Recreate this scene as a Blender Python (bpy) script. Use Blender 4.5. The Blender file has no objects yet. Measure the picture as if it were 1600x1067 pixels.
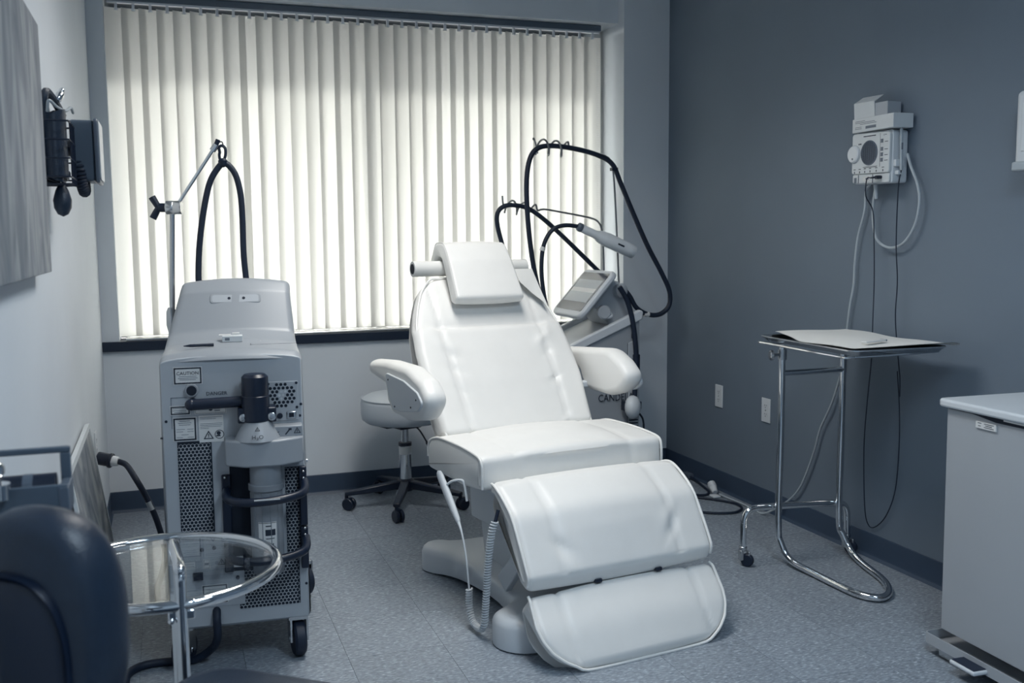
import bpy, math, random
from mathutils import Vector, Matrix
random.seed(7)
PI = math.pi
scene = bpy.context.scene
COL = scene.collection

# ------------------------------------------------------------------ camera
cam_d = bpy.data.cameras.new('camera')
cam = bpy.data.objects.new('camera', cam_d)
COL.objects.link(cam)
scene.camera = cam
cam_d.sensor_width = 36.0
cam_d.sensor_fit = 'HORIZONTAL'
cam_d.lens = 1554.42 / 1600 * 36.0
cam_d.clip_start = 0.02
YAW, PITCH, ROLL = 0.3350, 0.1055, -0.0087
fwd = Vector((math.sin(YAW)*math.cos(PITCH), math.cos(YAW)*math.cos(PITCH), -math.sin(PITCH)))
rt = Vector((math.cos(YAW), -math.sin(YAW), 0))
up = rt.cross(fwd)
r2 = math.cos(ROLL)*rt + math.sin(ROLL)*up
u2 = -math.sin(ROLL)*rt + math.cos(ROLL)*up
m = Matrix((r2, u2, -fwd)).transposed().to_4x4()
m.translation = Vector((0.2888, -5.0136, 1.30))
cam.matrix_world = m
cam_d.dof.use_dof = True
cam_d.dof.focus_distance = 3.6
cam_d.dof.aperture_fstop = 4.5

# ------------------------------------------------------------------ sky and lights
world = bpy.data.worlds.new('sky')
scene.world = world
world.use_nodes = True
wb = world.node_tree.nodes['Background']
wb.inputs[0].default_value = (1.0, 0.975, 0.925, 1)
wb.inputs[1].default_value = 9.5

sun_d = bpy.data.lights.new('sun', 'SUN')
sun_d.energy = 3.0; sun_d.angle = math.radians(3); sun_d.color = (1.0, .96, .88)
sun = bpy.data.objects.new('sun', sun_d); COL.objects.link(sun)
sun.rotation_euler = Vector((-.45, -1.0, -.27)).to_track_quat('-Z', 'Y').to_euler()

def area(name, loc, sx, sy, power, color, spread=PI):
    l = bpy.data.lights.new(name, 'AREA')
    l.shape = 'RECTANGLE'; l.size = sx; l.size_y = sy
    l.energy = power; l.color = color; l.spread = spread
    o = bpy.data.objects.new(name, l); COL.objects.link(o)
    o.location = loc
    return o
# a recessed ceiling fixture and an added fill lamp (their housings are built with the ceiling)
area('ceiling_or_fill_lamp', (1.20, -1.95, 2.69), 0.56, 1.16, 18, (1.0, 0.98, 0.94), math.radians(135))
area('ceiling_or_fill_lamp', (1.45, -4.35, 2.69), 0.56, 1.16, 29, (0.66, 0.84, 1.0), math.radians(165))  # unseen bluish fill behind the camera, added to brighten camera-facing surfaces

scene.view_settings.view_transform = 'Standard'
scene.view_settings.look = 'None'
scene.view_settings.gamma = 1.0
scene.view_settings.use_curve_mapping = False
scene.view_settings.exposure = 0.18
scene.cycles.max_bounces = 10
scene.cycles.diffuse_bounces = 6
scene.cycles.glossy_bounces = 5
scene.cycles.transmission_bounces = 8
scene.cycles.transparent_max_bounces = 12
scene.cycles.caustics_reflective = False
scene.cycles.caustics_refractive = False
scene.cycles.use_denoising = True

# ------------------------------------------------------------------ materials
def s2l(c):
    return tuple(((v/255)/12.92 if v/255 <= .04045 else (((v/255)+.055)/1.055)**2.4) for v in c)

def mat(name, rgb, rough=.5, metal=0., spec=.5, noise=0., nscale=40., bump=0., bscale=200., stretch=None, coat=0.):
    M = bpy.data.materials.new(name); M.use_nodes = True
    nt = M.node_tree; b = nt.nodes['Principled BSDF']
    b.inputs['Base Color'].default_value = (*rgb, 1)
    b.inputs['Roughness'].default_value = rough
    b.inputs['Metallic'].default_value = metal
    b.inputs['Specular IOR Level'].default_value = spec
    b.inputs['Coat Weight'].default_value = coat
    tc = nt.nodes.new('ShaderNodeTexCoord')
    mp = nt.nodes.new('ShaderNodeMapping')
    nt.links.new(tc.outputs['Object'], mp.inputs['Vector'])
    if stretch: mp.inputs['Scale'].default_value = stretch
    if noise:
        n = nt.nodes.new('ShaderNodeTexNoise'); n.inputs['Scale'].default_value = nscale; n.inputs['Detail'].default_value = 5
        nt.links.new(mp.outputs[0], n.inputs['Vector'])
        r = nt.nodes.new('ShaderNodeMapRange'); r.inputs['From Min'].default_value = .3; r.inputs['From Max'].default_value = .7
        r.inputs['To Min'].default_value = 1-noise; r.inputs['To Max'].default_value = 1+noise
        nt.links.new(n.outputs['Fac'], r.inputs['Value'])
        mx = nt.nodes.new('ShaderNodeMix'); mx.data_type = 'RGBA'; mx.blend_type = 'MULTIPLY'
        mx.inputs[0].default_value = 1; mx.inputs[6].default_value = (*rgb, 1)
        nt.links.new(r.outputs[0], mx.inputs[7]); nt.links.new(mx.outputs[2], b.inputs['Base Color'])
    if bump:
        n = nt.nodes.new('ShaderNodeTexNoise'); n.inputs['Scale'].default_value = bscale; n.inputs['Detail'].default_value = 3
        nt.links.new(mp.outputs[0], n.inputs['Vector'])
        bp = nt.nodes.new('ShaderNodeBump'); bp.inputs['Strength'].default_value = bump; bp.inputs['Distance'].default_value = .002
        nt.links.new(n.outputs['Fac'], bp.inputs['Height']); nt.links.new(bp.outputs[0], b.inputs['Normal'])
    return M

M = {}
M['wall'] = mat('pale_wall_paint', (.665, .705, .745), .75, noise=.02, nscale=3, bump=.15, bscale=350)
M['accent'] = mat('slate_wall_paint', (.150, .190, .240), .7, noise=.03, nscale=3, bump=.15, bscale=350)
M['ceil'] = mat('ceiling_paint', (0.562, 0.610, 0.658), .9, bump=.2, bscale=120)
M['base'] = mat('cove_base_vinyl', (.040, .066, .110), .45, noise=.05, nscale=6)
M['sill'] = mat('dark_laminate', (.005, .014, .034), .4)
M['alu'] = mat('satin_aluminium', (0.750, 0.750, 0.740), .22, 1.)
M['chrome'] = mat('chrome', (0.740, 0.760, 0.780), .07, 1.)
M['steel'] = mat('brushed_steel', (0.550, 0.570, 0.590), .25, 1., bump=.05, bscale=300)
M['vinyl'] = mat('white_vinyl_upholstery', (0.770, 0.765, 0.745), .42, noise=.015, nscale=12, bump=.12, bscale=420)
M['piping'] = mat('white_vinyl_piping', (0.800, 0.795, 0.775), .4)
M['shell'] = mat('white_moulded_plastic', (0.576, 0.610, 0.646), .4, bump=.08, bscale=500)
M['panel'] = mat('pale_grey_plastic', (.40, .43, .465), .42, noise=.015, nscale=9, bump=.06, bscale=500)
M['hood'] = mat('light_grey_moulding', (.30, .325, .355), .38, bump=.05, bscale=600)
M['white'] = mat('white_plastic', (0.653, 0.685, 0.714), .38)
M['black'] = mat('black_plastic', (.005, .012, .030), .35)
M['rubber'] = mat('black_rubber', (.0055, .014, .034), .55)
M['hole'] = mat('dark_interior', (.003, .009, .022), .8)
M['label'] = mat('printed_label', (.66, .665, .66), .5)
M['ink'] = mat('navy_ink', (0.010, 0.018, 0.035), .6)
M['inkgrey'] = mat('grey_ink', (0.150, 0.175, 0.212), .6)
M['card'] = mat('white_card', (0.595, 0.625, 0.640), .6, noise=.02, nscale=15)
M['paper'] = mat('crepe_paper', (0.720, 0.720, 0.700), .8, bump=.4, bscale=160)
M['paperT'] = mat('thin_tissue', (0.700, 0.700, 0.680), .8)
M['leather'] = mat('dark_leather', (.012, .024, .046), .38, noise=.08, nscale=25, bump=.35, bscale=260)
M['stoolvinyl'] = mat('grey_white_vinyl', (0.469, 0.515, 0.563), .4, bump=.1, bscale=400)
M['binpaint'] = mat('white_enamel', (.36, .385, .415), .4, noise=.02, nscale=5, bump=.04, bscale=90)
M['lidplastic'] = mat('white_lid', (0.595, 0.630, 0.662), .35)
M['cordgrey'] = mat('grey_cord', (0.393, 0.440, 0.478), .5)
M['screen'] = mat('screen_glass', (.10, .11, .13), .12)
M['screenpage'] = mat('screen_page', (0.338, 0.375, 0.414), .15)
M['wire'] = mat('dark_wire', (.20, .215, .235), .3, .7)
M['gold'] = mat('bright_metal', (0.800, 0.790, 0.760), .25, 1.)
M['dialgrey'] = mat('dial_face', (0.094, 0.120, 0.159), .35)
M['filter'] = mat('frosted_housing', (.24, .265, .295), .25, noise=.05, nscale=30)
M['soffit'] = mat('dark_soffit', (.08, .085, .09), .9)
M['asphalt'] = mat('asphalt', (.05, .052, .055), .9, noise=.1, nscale=30)
M['caddy'] = mat('blue_grey_enamel', (.082, .112, .150), .4)

def thin_glass(name, tint=(.93, .95, .95), spec=1.0):
    G = bpy.data.materials.new(name); G.use_nodes = True
    nt = G.node_tree; nt.nodes.clear()
    out = nt.nodes.new('ShaderNodeOutputMaterial'); mx = nt.nodes.new('ShaderNodeMixShader')
    t = nt.nodes.new('ShaderNodeBsdfTransparent'); t.inputs[0].default_value = (*tint, 1)
    g = nt.nodes.new('ShaderNodeBsdfGlossy'); g.inputs['Roughness'].default_value = .01
    lw_ = nt.nodes.new('ShaderNodeLayerWeight'); lw_.inputs[0].default_value = .5
    pw = nt.nodes.new('ShaderNodeMath'); pw.operation = 'POWER'; pw.inputs[1].default_value = 5.0
    nt.links.new(lw_.outputs['Facing'], pw.inputs[0])
    ml = nt.nodes.new('ShaderNodeMath'); ml.operation = 'MULTIPLY_ADD'; ml.inputs[1].default_value = .96*spec; ml.inputs[2].default_value = .04*spec
    nt.links.new(pw.outputs[0], ml.inputs[0])
    nt.links.new(ml.outputs[0], mx.inputs[0]); nt.links.new(t.outputs[0], mx.inputs[1]); nt.links.new(g.outputs[0], mx.inputs[2])
    nt.links.new(mx.outputs[0], out.inputs[0])
    return G
M['pane'] = thin_glass('window_glass')
M['tableglass'] = thin_glass('table_glass', (.95, .965, .97), 1.1)

def slat_material():
    G = bpy.data.materials.new('vinyl_blind_slat'); G.use_nodes = True
    nt = G.node_tree; nt.nodes.clear()
    out = nt.nodes.new('ShaderNodeOutputMaterial'); mx = nt.nodes.new('ShaderNodeMixShader')
    oi = nt.nodes.new('ShaderNodeObjectInfo')
    rg = nt.nodes.new('ShaderNodeMapRange'); rg.inputs['To Min'].default_value = .88; rg.inputs['To Max'].default_value = 1.0
    nt.links.new(oi.outputs['Random'], rg.inputs['Value'])
    mu = nt.nodes.new('ShaderNodeMix'); mu.data_type = 'RGBA'; mu.blend_type = 'MULTIPLY'; mu.inputs[0].default_value = 1
    mu.inputs[6].default_value = (.66, .655, .635, 1)
    nt.links.new(rg.outputs[0], mu.inputs[7])
    d = nt.nodes.new('ShaderNodeBsdfDiffuse'); d.inputs[0].default_value = (.62, .625, .62, 1)
    t = nt.nodes.new('ShaderNodeBsdfTranslucent'); nt.links.new(mu.outputs[2], t.inputs[0])
    mx.inputs[0].default_value = .58
    nt.links.new(d.outputs[0], mx.inputs[1]); nt.links.new(t.outputs[0], mx.inputs[2]); nt.links.new(mx.outputs[0], out.inputs[0])
    return G
M['slat'] = slat_material()

def tile_material():
    G = bpy.data.materials.new('speckled_vinyl_tile'); G.use_nodes = True
    nt = G.node_tree; b = nt.nodes['Principled BSDF']
    b.inputs['Roughness'].default_value = .42
    tc = nt.nodes.new('ShaderNodeTexCoord'); oi = nt.nodes.new('ShaderNodeObjectInfo')
    add = nt.nodes.new('ShaderNodeVectorMath'); add.operation = 'ADD'
    sc = nt.nodes.new('ShaderNodeVectorMath'); sc.operation = 'SCALE'; sc.inputs[3].default_value = 1.7
    nt.links.new(oi.outputs['Location'], sc.inputs[0])
    nt.links.new(tc.outputs['Object'], add.inputs[0]); nt.links.new(sc.outputs[0], add.inputs[1])
    mp = nt.nodes.new('ShaderNodeMapping'); mp.inputs['Scale'].default_value = (60, 190, 60)
    nt.links.new(add.outputs[0], mp.inputs['Vector'])
    n = nt.nodes.new('ShaderNodeTexNoise'); n.inputs['Scale'].default_value = 1.0; n.inputs['Detail'].default_value = 3; n.inputs['Distortion'].default_value = .6
    nt.links.new(mp.outputs[0], n.inputs['Vector'])
    cr = nt.nodes.new('ShaderNodeValToRGB')
    e = cr.color_ramp.elements
    e[0].position = .30; e[0].color = (.105, .14, .18, 1)
    e[1].position = .72; e[1].color = (.52, .575, .62, 1)
    for p, v in ((.40, .22), (.52, .265), (.62, .36)):
        x = e.new(p); x.color = (v*.85, v*.985, v*1.15, 1)
    nt.links.new(n.outputs['Fac'], cr.inputs[0])
    rg = nt.nodes.new('ShaderNodeMapRange'); rg.inputs['To Min'].default_value = .95; rg.inputs['To Max'].default_value = 1.05
    nt.links.new(oi.outputs['Random'], rg.inputs['Value'])
    mu = nt.nodes.new('ShaderNodeMix'); mu.data_type = 'RGBA'; mu.blend_type = 'MULTIPLY'; mu.inputs[0].default_value = 1
    nt.links.new(cr.outputs[0], mu.inputs[6]); nt.links.new(rg.outputs[0], mu.inputs[7])
    nt.links.new(mu.outputs[2], b.inputs['Base Color'])
    n2 = nt.nodes.new('ShaderNodeTexNoise'); n2.inputs['Scale'].default_value = 9
    nt.links.new(tc.outputs['Object'], n2.inputs['Vector'])
    bp = nt.nodes.new('ShaderNodeBump'); bp.inputs['Strength'].default_value = .12; bp.inputs['Distance'].default_value = .002
    nt.links.new(n2.outputs['Fac'], bp.inputs['Height']); nt.links.new(bp.outputs[0], b.inputs['Normal'])
    return G
M['tile'] = tile_material()

def streak_material(name, axis_scale, c0, c1, c2):
    G = bpy.data.materials.new(name); G.use_nodes = True
    nt = G.node_tree; b = nt.nodes['Principled BSDF']; b.inputs['Roughness'].default_value = .7
    tc = nt.nodes.new('ShaderNodeTexCoord'); mp = nt.nodes.new('ShaderNodeMapping'); mp.inputs['Scale'].default_value = axis_scale
    nt.links.new(tc.outputs['Object'], mp.inputs['Vector'])
    n = nt.nodes.new('ShaderNodeTexNoise'); n.inputs['Scale'].default_value = 1; n.inputs['Detail'].default_value = 6; n.inputs['Distortion'].default_value = .8
    nt.links.new(mp.outputs[0], n.inputs['Vector'])
    cr = nt.nodes.new('ShaderNodeValToRGB'); e = cr.color_ramp.elements
    e[0].position = .34; e[0].color = (*c0, 1); e[1].position = .68; e[1].color = (*c2, 1)
    x = e.new(.5); x.color = (*c1, 1)
    nt.links.new(n.outputs['Fac'], cr.inputs[0]); nt.links.new(cr.outputs[0], b.inputs['Base Color'])
    bp = nt.nodes.new('ShaderNodeBump'); bp.inputs['Strength'].default_value = .3; bp.inputs['Distance'].default_value = .003
    nt.links.new(n.outputs['Fac'], bp.inputs['Height']); nt.links.new(bp.outputs[0], b.inputs['Normal'])
    return G
M['painting'] = streak_material('brushed_canvas', (8, 10, 3.4), (.115, .14, .17), (.22, .24, .265), (.36, .375, .39))
M['poster'] = streak_material('mottled_print', (6, 7, 6), (.10, .125, .16), (.24, .26, .28), (.42, .43, .43))

def emit_mat(name, rgb, s):
    G = bpy.data.materials.new(name); G.use_nodes = True
    b = G.node_tree.nodes['Principled BSDF']
    b.inputs['Base Color'].default_value = (.8, .8, .8, 1)
    b.inputs['Emission Color'].default_value = (*rgb, 1); b.inputs['Emission Strength'].default_value = s
    return G
M['diffuser'] = emit_mat('lit_diffuser', (1, .97, .92), 2.0)

# ------------------------------------------------------------------ mesh helpers
class MB:
    def __init__(s): s.v = []; s.f = []
    def add(s, vs, fs):
        o = len(s.v); s.v += [tuple(v) for v in vs]; s.f += [tuple(i+o for i in f) for f in fs]; return s
    def box(s, x0, x1, y0, y1, z0, z1, rot=None):
        vs = [(x, y, z) for z in (z0, z1) for y in (y0, y1) for x in (x0, x1)]
        if rot:
            c = Vector(((x0+x1)/2, (y0+y1)/2, (z0+z1)/2)); vs = [rot @ (Vector(v)-c) + c for v in vs]
        return s.add(vs, [(0, 2, 3, 1), (4, 5, 7, 6), (0, 1, 5, 4), (2, 6, 7, 3), (0, 4, 6, 2), (1, 3, 7, 5)])
    def cyl(s, p0, p1, r, r1=None, n=16, caps=True):
        p0, p1 = Vector(p0), Vector(p1); d = (p1-p0).normalized()
        a = d.orthogonal().normalized(); b = d.cross(a); r1 = r if r1 is None else r1
        vs = []
        for p, q in ((p0, r), (p1, r1)):
            vs += [p + (a*math.cos(2*PI*i/n) + b*math.sin(2*PI*i/n))*q for i in range(n)]
        fs = [(i, (i+1) % n, n+(i+1) % n, n+i) for i in range(n)]
        if caps: fs += [tuple(range(n-1, -1, -1)), tuple(range(n, 2*n))]
        return s.add(vs, fs)
    def lathe(s, prof, origin=(0, 0, 0), axis=(0, 0, 1), n=24, sx=1., sy=1.):
        o = Vector(origin); d = Vector(axis).normalized()
        a = d.orthogonal().normalized() if abs(d.z) < .99 else Vector((1, 0, 0)); b = d.cross(a)
        vs = []; k = len(prof)
        for r, h in prof:
            vs += [o + d*h + (a*math.cos(2*PI*i/n)*sx + b*math.sin(2*PI*i/n)*sy)*max(r, 1e-5) for i in range(n)]
        fs = []
        for j in range(k-1):
            fs += [(j*n+i, j*n+(i+1) % n, (j+1)*n+(i+1) % n, (j+1)*n+i) for i in range(n)]
        fs += [tuple(range(n-1, -1, -1)), tuple(range((k-1)*n, k*n))]
        return s.add(vs, fs)
    def ball(s, c, r, n=16, sz=1.):
        k = 8
        return s.lathe([(r*math.sin(PI*j/k), -r*sz*math.cos(PI*j/k)) for j in range(k+1)], c, n=n)
    def tube(s, pts, r, n=10, closed=False, smooth=6, caps=True, taper=None):
        P = curve(pts, smooth, closed) if smooth else [Vector(p) for p in pts]
        k = len(P); vs = []; a = None
        for i, p in enumerate(P):
            if closed: t = (P[(i+1) % k]-P[i-1])
            else: t = P[min(i+1, k-1)]-P[max(i-1, 0)]
            t = t.normalized() if t.length > 1e-9 else Vector((0, 0, 1))
            if a is None: a = t.orthogonal().normalized()
            a = a - t*a.dot(t)
            a = a.normalized() if a.length > 1e-6 else t.orthogonal().normalized()
            b = t.cross(a)
            q = r if taper is None else r*taper(i/(k-1))
            vs += [p + (a*math.cos(2*PI*j/n) + b*math.sin(2*PI*j/n))*q for j in range(n)]
        fs = []
        for i in range(k if closed else k-1):
            i2 = (i+1) % k
            fs += [(i*n+j, i*n+(j+1) % n, i2*n+(j+1) % n, i2*n+j) for j in range(n)]
        if caps and not closed: fs += [tuple(range(n-1, -1, -1)), tuple(range((k-1)*n, k*n))]
        return s.add(vs, fs)
    def prism(s, pts, fn0, fn1):
        """closed 2-D outline mapped to 3-D by fn0 and fn1 (two ends)"""
        n = len(pts); vs = [fn0(*p) for p in pts] + [fn1(*p) for p in pts]
        return s.add(vs, [(i, (i+1) % n, n+(i+1) % n, n+i) for i in range(n)] + [tuple(range(n-1, -1, -1)), tuple(range(n, 2*n))])
    def grid(s, nu, nv, fn, flip=False):
        vs = [fn(i/nu, j/nv) for j in range(nv+1) for i in range(nu+1)]
        fs = []
        for j in range(nv):
            for i in range(nu):
                q = (j*(nu+1)+i, j*(nu+1)+i+1, (j+1)*(nu+1)+i+1, (j+1)*(nu+1)+i)
                fs.append(q[::-1] if flip else q)
        return s.add(vs, fs)

def curve(pts, k=6, closed=False):
    P = [Vector(p) for p in pts]; n = len(P); out = []
    if n < 3: return P
    for i in range(n if closed else n-1):
        p1, p2 = P[i], P[(i+1) % n]
        p0 = P[i-1] if (i > 0 or closed) else p1*2-p2
        p3 = P[(i+2) % n] if (i+2 < n or closed) else p2*2-p1
        for j in range(k):
            t = j/k
            out.append(.5*((2*p1)+(p2-p0)*t+(2*p0-5*p1+4*p2-p3)*t*t+(3*p1-p0-3*p2+p3)*t**3))
    if not closed: out.append(P[-1])
    return out

def rpoly(pts, seg=5, step=None):
    """rounded polygon: (a, b, radius) corners -> dense outline"""
    n = len(pts); out = []
    for i in range(n):
        p = Vector(pts[i][:2]); r = pts[i][2]
        a = Vector(pts[i-1][:2]); b = Vector(pts[(i+1) % n][:2])
        if r <= 0: out.append(p); continue
        u = (a-p); v = (b-p); lu, lv = u.length, v.length; u.normalize(); v.normalize()
        ang = math.acos(max(-1, min(1, u.dot(v)))); d = min(r/math.tan(ang/2), lu*.49, lv*.49)
        p0 = p+u*d; p1 = p+v*d
        for k in range(seg+1):
            t = k/seg; out.append(p0*(1-t)**2 + p*2*t*(1-t) + p1*t*t)
    if step:
        o2 = []
        for i, p in enumerate(out):
            q = out[(i+1) % len(out)]; k = max(1, int((q-p).length/step))
            o2 += [p.lerp(q, j/k) for j in range(k)]
        out = o2
    return out

def pad(profile, hw, crown=.01, edge=.02, nx=24, u0=None, extra=None, xc=0.):
    """upholstered block: closed side profile (y,z) lofted across x; hw(y,z)->half width"""
    mb = MB(); n = len(profile); us = []
    for j in range(nx+1):
        t = -1+2*j/nx
        us.append(math.copysign(1-(1-abs(t))**1.6, t))
    area2 = sum(profile[i].x*profile[(i+1) % n].y-profile[(i+1) % n].x*profile[i].y for i in range(n))
    sg = 1 if area2 > 0 else -1
    nor = []
    for i in range(n):
        t = profile[(i+1) % n]-profile[i-1]; nn = Vector((t.y, -t.x))*sg
        nor.append(nn.normalized() if nn.length > 1e-9 else Vector((0, 1)))
    vs = []
    for u in us:
        for i, p in enumerate(profile):
            h = hw(p.x, p.y); e0 = max(0., 1-edge/max(h, .02))
            off = crown*(1-u*u)
            if abs(u) > e0:
                k = (abs(u)-e0)/(1-e0); off -= edge*(1-math.sqrt(max(0, 1-k*k)))
            if extra: off += extra(u*h, p.x, p.y, nor[i])
            q = p+nor[i]*off
            vs.append((xc+u*h, q.x, q.y))
    fs = []
    for j in range(nx):
        for i in range(n):
            i2 = (i+1) % n
            f = (j*n+i, j*n+i2, (j+1)*n+i2, (j+1)*n+i)
            fs.append(f if sg < 0 else f[::-1])
    a = tuple(range(n)); b = tuple(range(nx*n, (nx+1)*n))
    fs += [a if sg > 0 else a[::-1], b[::-1] if sg > 0 else b]
    mb.add(vs, fs); 
    return mb

def obj(name, mb, material, parent=None, bevel=0., smooth=True, angle=38, seg=2, label=None, kind=None, loc=None):
    me = bpy.data.meshes.new(name); me.from_pydata(mb.v, [], mb.f); me.validate(); me.update()
    me.materials.append(M[material] if isinstance(material, str) else material)
    if smooth:
        me.shade_smooth()
        if getattr(mb, 'flat_caps', False):
            for p in list(me.polygons)[-2:]: p.use_smooth = False
        if angle: me.set_sharp_from_angle(angle=math.radians(angle))
    o = bpy.data.objects.new(name, me); COL.objects.link(o)
    if parent: o.parent = parent
    if bevel:
        md = o.modifiers.new('bevel', 'BEVEL'); md.width = bevel; md.segments = seg; md.limit_method = 'ANGLE'; md.angle_limit = math.radians(50)
        md.harden_normals = False
    if label: o['label'] = label
    if kind: o['kind'] = kind
    if loc: o.location = loc
    return o

def thing(name, label, cat, loc=(0, 0, 0), rz=0., group=None):
    o = bpy.data.objects.new(name, None); COL.objects.link(o); o.empty_display_size = .05
    o.location = loc; o.rotation_euler = (0, 0, rz)
    o['label'] = label; o['category'] = cat
    if group: o['group'] = group
    return o

def tag(o, label, cat, group=None):
    o['label'] = label; o['category'] = cat
    if group: o['group'] = group
    return o

def struct(name, mb, material, bevel=0., parent=None, smooth=False):
    o = obj(name, mb, material, parent, bevel=bevel, smooth=smooth)
    o['kind'] = 'structure'
    return o

def dup_tree(root, loc, rz=None, label=None):
    r = root.copy(); COL.objects.link(r); r.location = loc
    if rz is not None: r.rotation_euler = (0, 0, rz)
    if label: r['label'] = label
    for ch in list(root.children):
        c = ch.copy(); COL.objects.link(c); c.parent = r
        for g in list(ch.children):
            d = g.copy(); COL.objects.link(d); d.parent = c
    return r

def text(name, body, size, material, parent, loc, rot, depth=.0006, align='CENTER', sx=1.):
    c = bpy.data.curves.new(name, 'FONT'); c.body = body; c.size = size; c.extrude = depth
    c.align_x = align; c.align_y = 'CENTER'; c.resolution_u = 2
    c.materials.append(M[material])
    co_ = bpy.data.objects.new(name, c)
    me = bpy.data.meshes.new_from_object(co_)
    bpy.data.objects.remove(co_); bpy.data.curves.remove(c)
    me.name = name
    o = bpy.data.objects.new(name, me); COL.objects.link(o); o.parent = parent
    o.location = loc; o.rotation_euler = rot; o.scale = (sx, 1, 1)
    return o

def ring_hex(cells, r_out, r_hole, th):
    """perforated sheet in the x-z plane (front at y = 0): hex cells with round holes"""
    mb = MB()
    for cx, cz in cells:
        vo = [(cx+r_out*math.cos(PI/6+PI/3*k), 0, cz+r_out*math.sin(PI/6+PI/3*k)) for k in range(6)]
        vi = [(cx+r_hole*math.cos(PI/6+PI/3*k), 0, cz+r_hole*math.sin(PI/6+PI/3*k)) for k in range(6)]
        vb = [(x, th, z) for x, y, z in vi]
        mb.add(vo+vi+vb, [(k, (k+1) % 6, 6+(k+1) % 6, 6+k) for k in range(6)] + [(6+k, 6+(k+1) % 6, 12+(k+1) % 6, 12+k) for k in range(6)])
    return mb

def hex_cells(x0, x1, z0, z1, pitch, keep=None):
    out = []; dz = pitch*math.sqrt(3)/2; r = 0; z = z0
    while z <= z1+1e-6:
        x = x0+(pitch/2 if r % 2 else 0)
        while x <= x1+1e-6:
            if keep is None or keep(x, z): out.append((x, z))
            x += pitch
        z += dz; r += 1
    return out

# ------------------------------------------------------------------ the room
W, YB, H = 2.9265, -6.0, 2.70
fl = MB().box(-.15, W+.15, YB-.15, .45, -.06, -.004)
floor = struct('floor', fl, 'sill')
TS = .3048
tile_mesh = None
xs = []; x = .7776-3*TS
while x < W: xs.append(x); x += TS
ys = []; y = -2.35-13*TS
while y < 0: ys.append(y); y += TS
def tile_obj(x0, x1, y0, y1, src=None):
    if src is None:
        g = .0005; w = x1-x0; d = y1-y0
        mb = MB().box(-w/2+g, w/2-g, -d/2+g, d/2-g, -.004, 0)
        o = obj('tile', mb, 'tile', floor, smooth=False)
    else:
        o = src.copy(); COL.objects.link(o); o.parent = floor
    o.location = ((x0+x1)/2, (y0+y1)/2, 0)
    return o
full = None
for a in xs:
    for b in ys:
        x0, x1 = max(a, 0), min(a+TS, W); y0, y1 = max(b, YB), min(b+TS, 0)
        if x1-x0 < .01 or y1-y0 < .01: continue
        whole = abs(x1-x0-TS) < 1e-6 and abs(y1-y0-TS) < 1e-6
        if whole:
            t = tile_obj(x0, x1, y0, y1, full)
            if full is None: full = t
        else: tile_obj(x0, x1, y0, y1)

ZS, ZH, XL, XR = .80, 2.434, .075, 2.655
wb_ = MB()
wb_.box(-.15, XL, 0, .30, 0, H); wb_.box(XR, W+.15, 0, .30, 0, H)
wb_.box(XL, XR, 0, .30, 0, ZS); wb_.box(XL, XR, 0, .30, ZH, H)
struct('wall_back', wb_, 'wall')
struct('wall_left', MB().box(-.15, 0, YB-.15, 0, 0, H), 'wall')
struct('wall_right', MB().box(W, W+.15, YB-.15, 0, 0, H), 'accent')
struct('wall_front', MB().box(0, W, YB-.15, YB, 0, H), 'wall')
struct('ceiling', MB().box(-.15, W+.15, YB-.15, .30, H, H+.1), 'ceil')
struct('pillar', MB().box(XR, W, -.075, 0, 0, H), 'wall')
# sill of dark laminate, full width, with its bright cap strip
struct('trim_1', MB().box(0, XR, -.022, 0, .776, .822).box(XL, XR, 0, .16, .79, .822), 'sill', bevel=.002)
struct('trim_2', MB().box(XL+.03, XR-.005, -.006, .115, .8225, .834), 'alu', bevel=.003)
# cove bases
def cove(name, p0, p1, nrm):
    prof = [(0, 0), (.012, 0), (.010, .003), (.005, .012), (.004, .018), (.004, .099), (.0025, .1016), (0, .1016)]
    d = Vector(nrm)
    f0 = lambda a, z: (p0[0]+d.x*a, p0[1]+d.y*a, z); f1 = lambda a, z: (p1[0]+d.x*a, p1[1]+d.y*a, z)
    return struct(name, MB().prism(prof, f0, f1), 'base')
cove('baseboard_back', (0, 0), (XR, 0), (0, -1))
cove('baseboard_left', (0, YB), (0, -.001), (1, 0))
cove('baseboard_right', (W, YB), (W, -.076), (-1, 0))
cove('baseboard_pillar', (XR, -.075), (W-.005, -.075), (0, -1))
# window: aluminium frame and panes
win = struct('window_1', MB().box(XL, XR, .20, .25, .822, .86).box(XL, XR, .20, .25, ZH-.04, ZH)
             .box(XL, XL+.04, .20, .25, .86, ZH-.04).box(XR-.04, XR, .20, .25, .86, ZH-.04).box(1.34, 1.39, .20, .25, .86, ZH-.04), 'alu')
for a, b in ((XL+.04, 1.34), (1.39, XR-.04)):
    p = obj('pane', MB().box(a, b, .222, .226, .86, ZH-.04), 'pane', win, smooth=False)
# roof overhang outside that shades the top of the window, and the ground outside
struct('roof', MB().box(-4.5, 7.5, .30, 1.70, 2.46, 2.62), 'soffit')
struct('ground', MB().box(-30, 30, .46, 60, -.5, -.06), 'asphalt')

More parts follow.
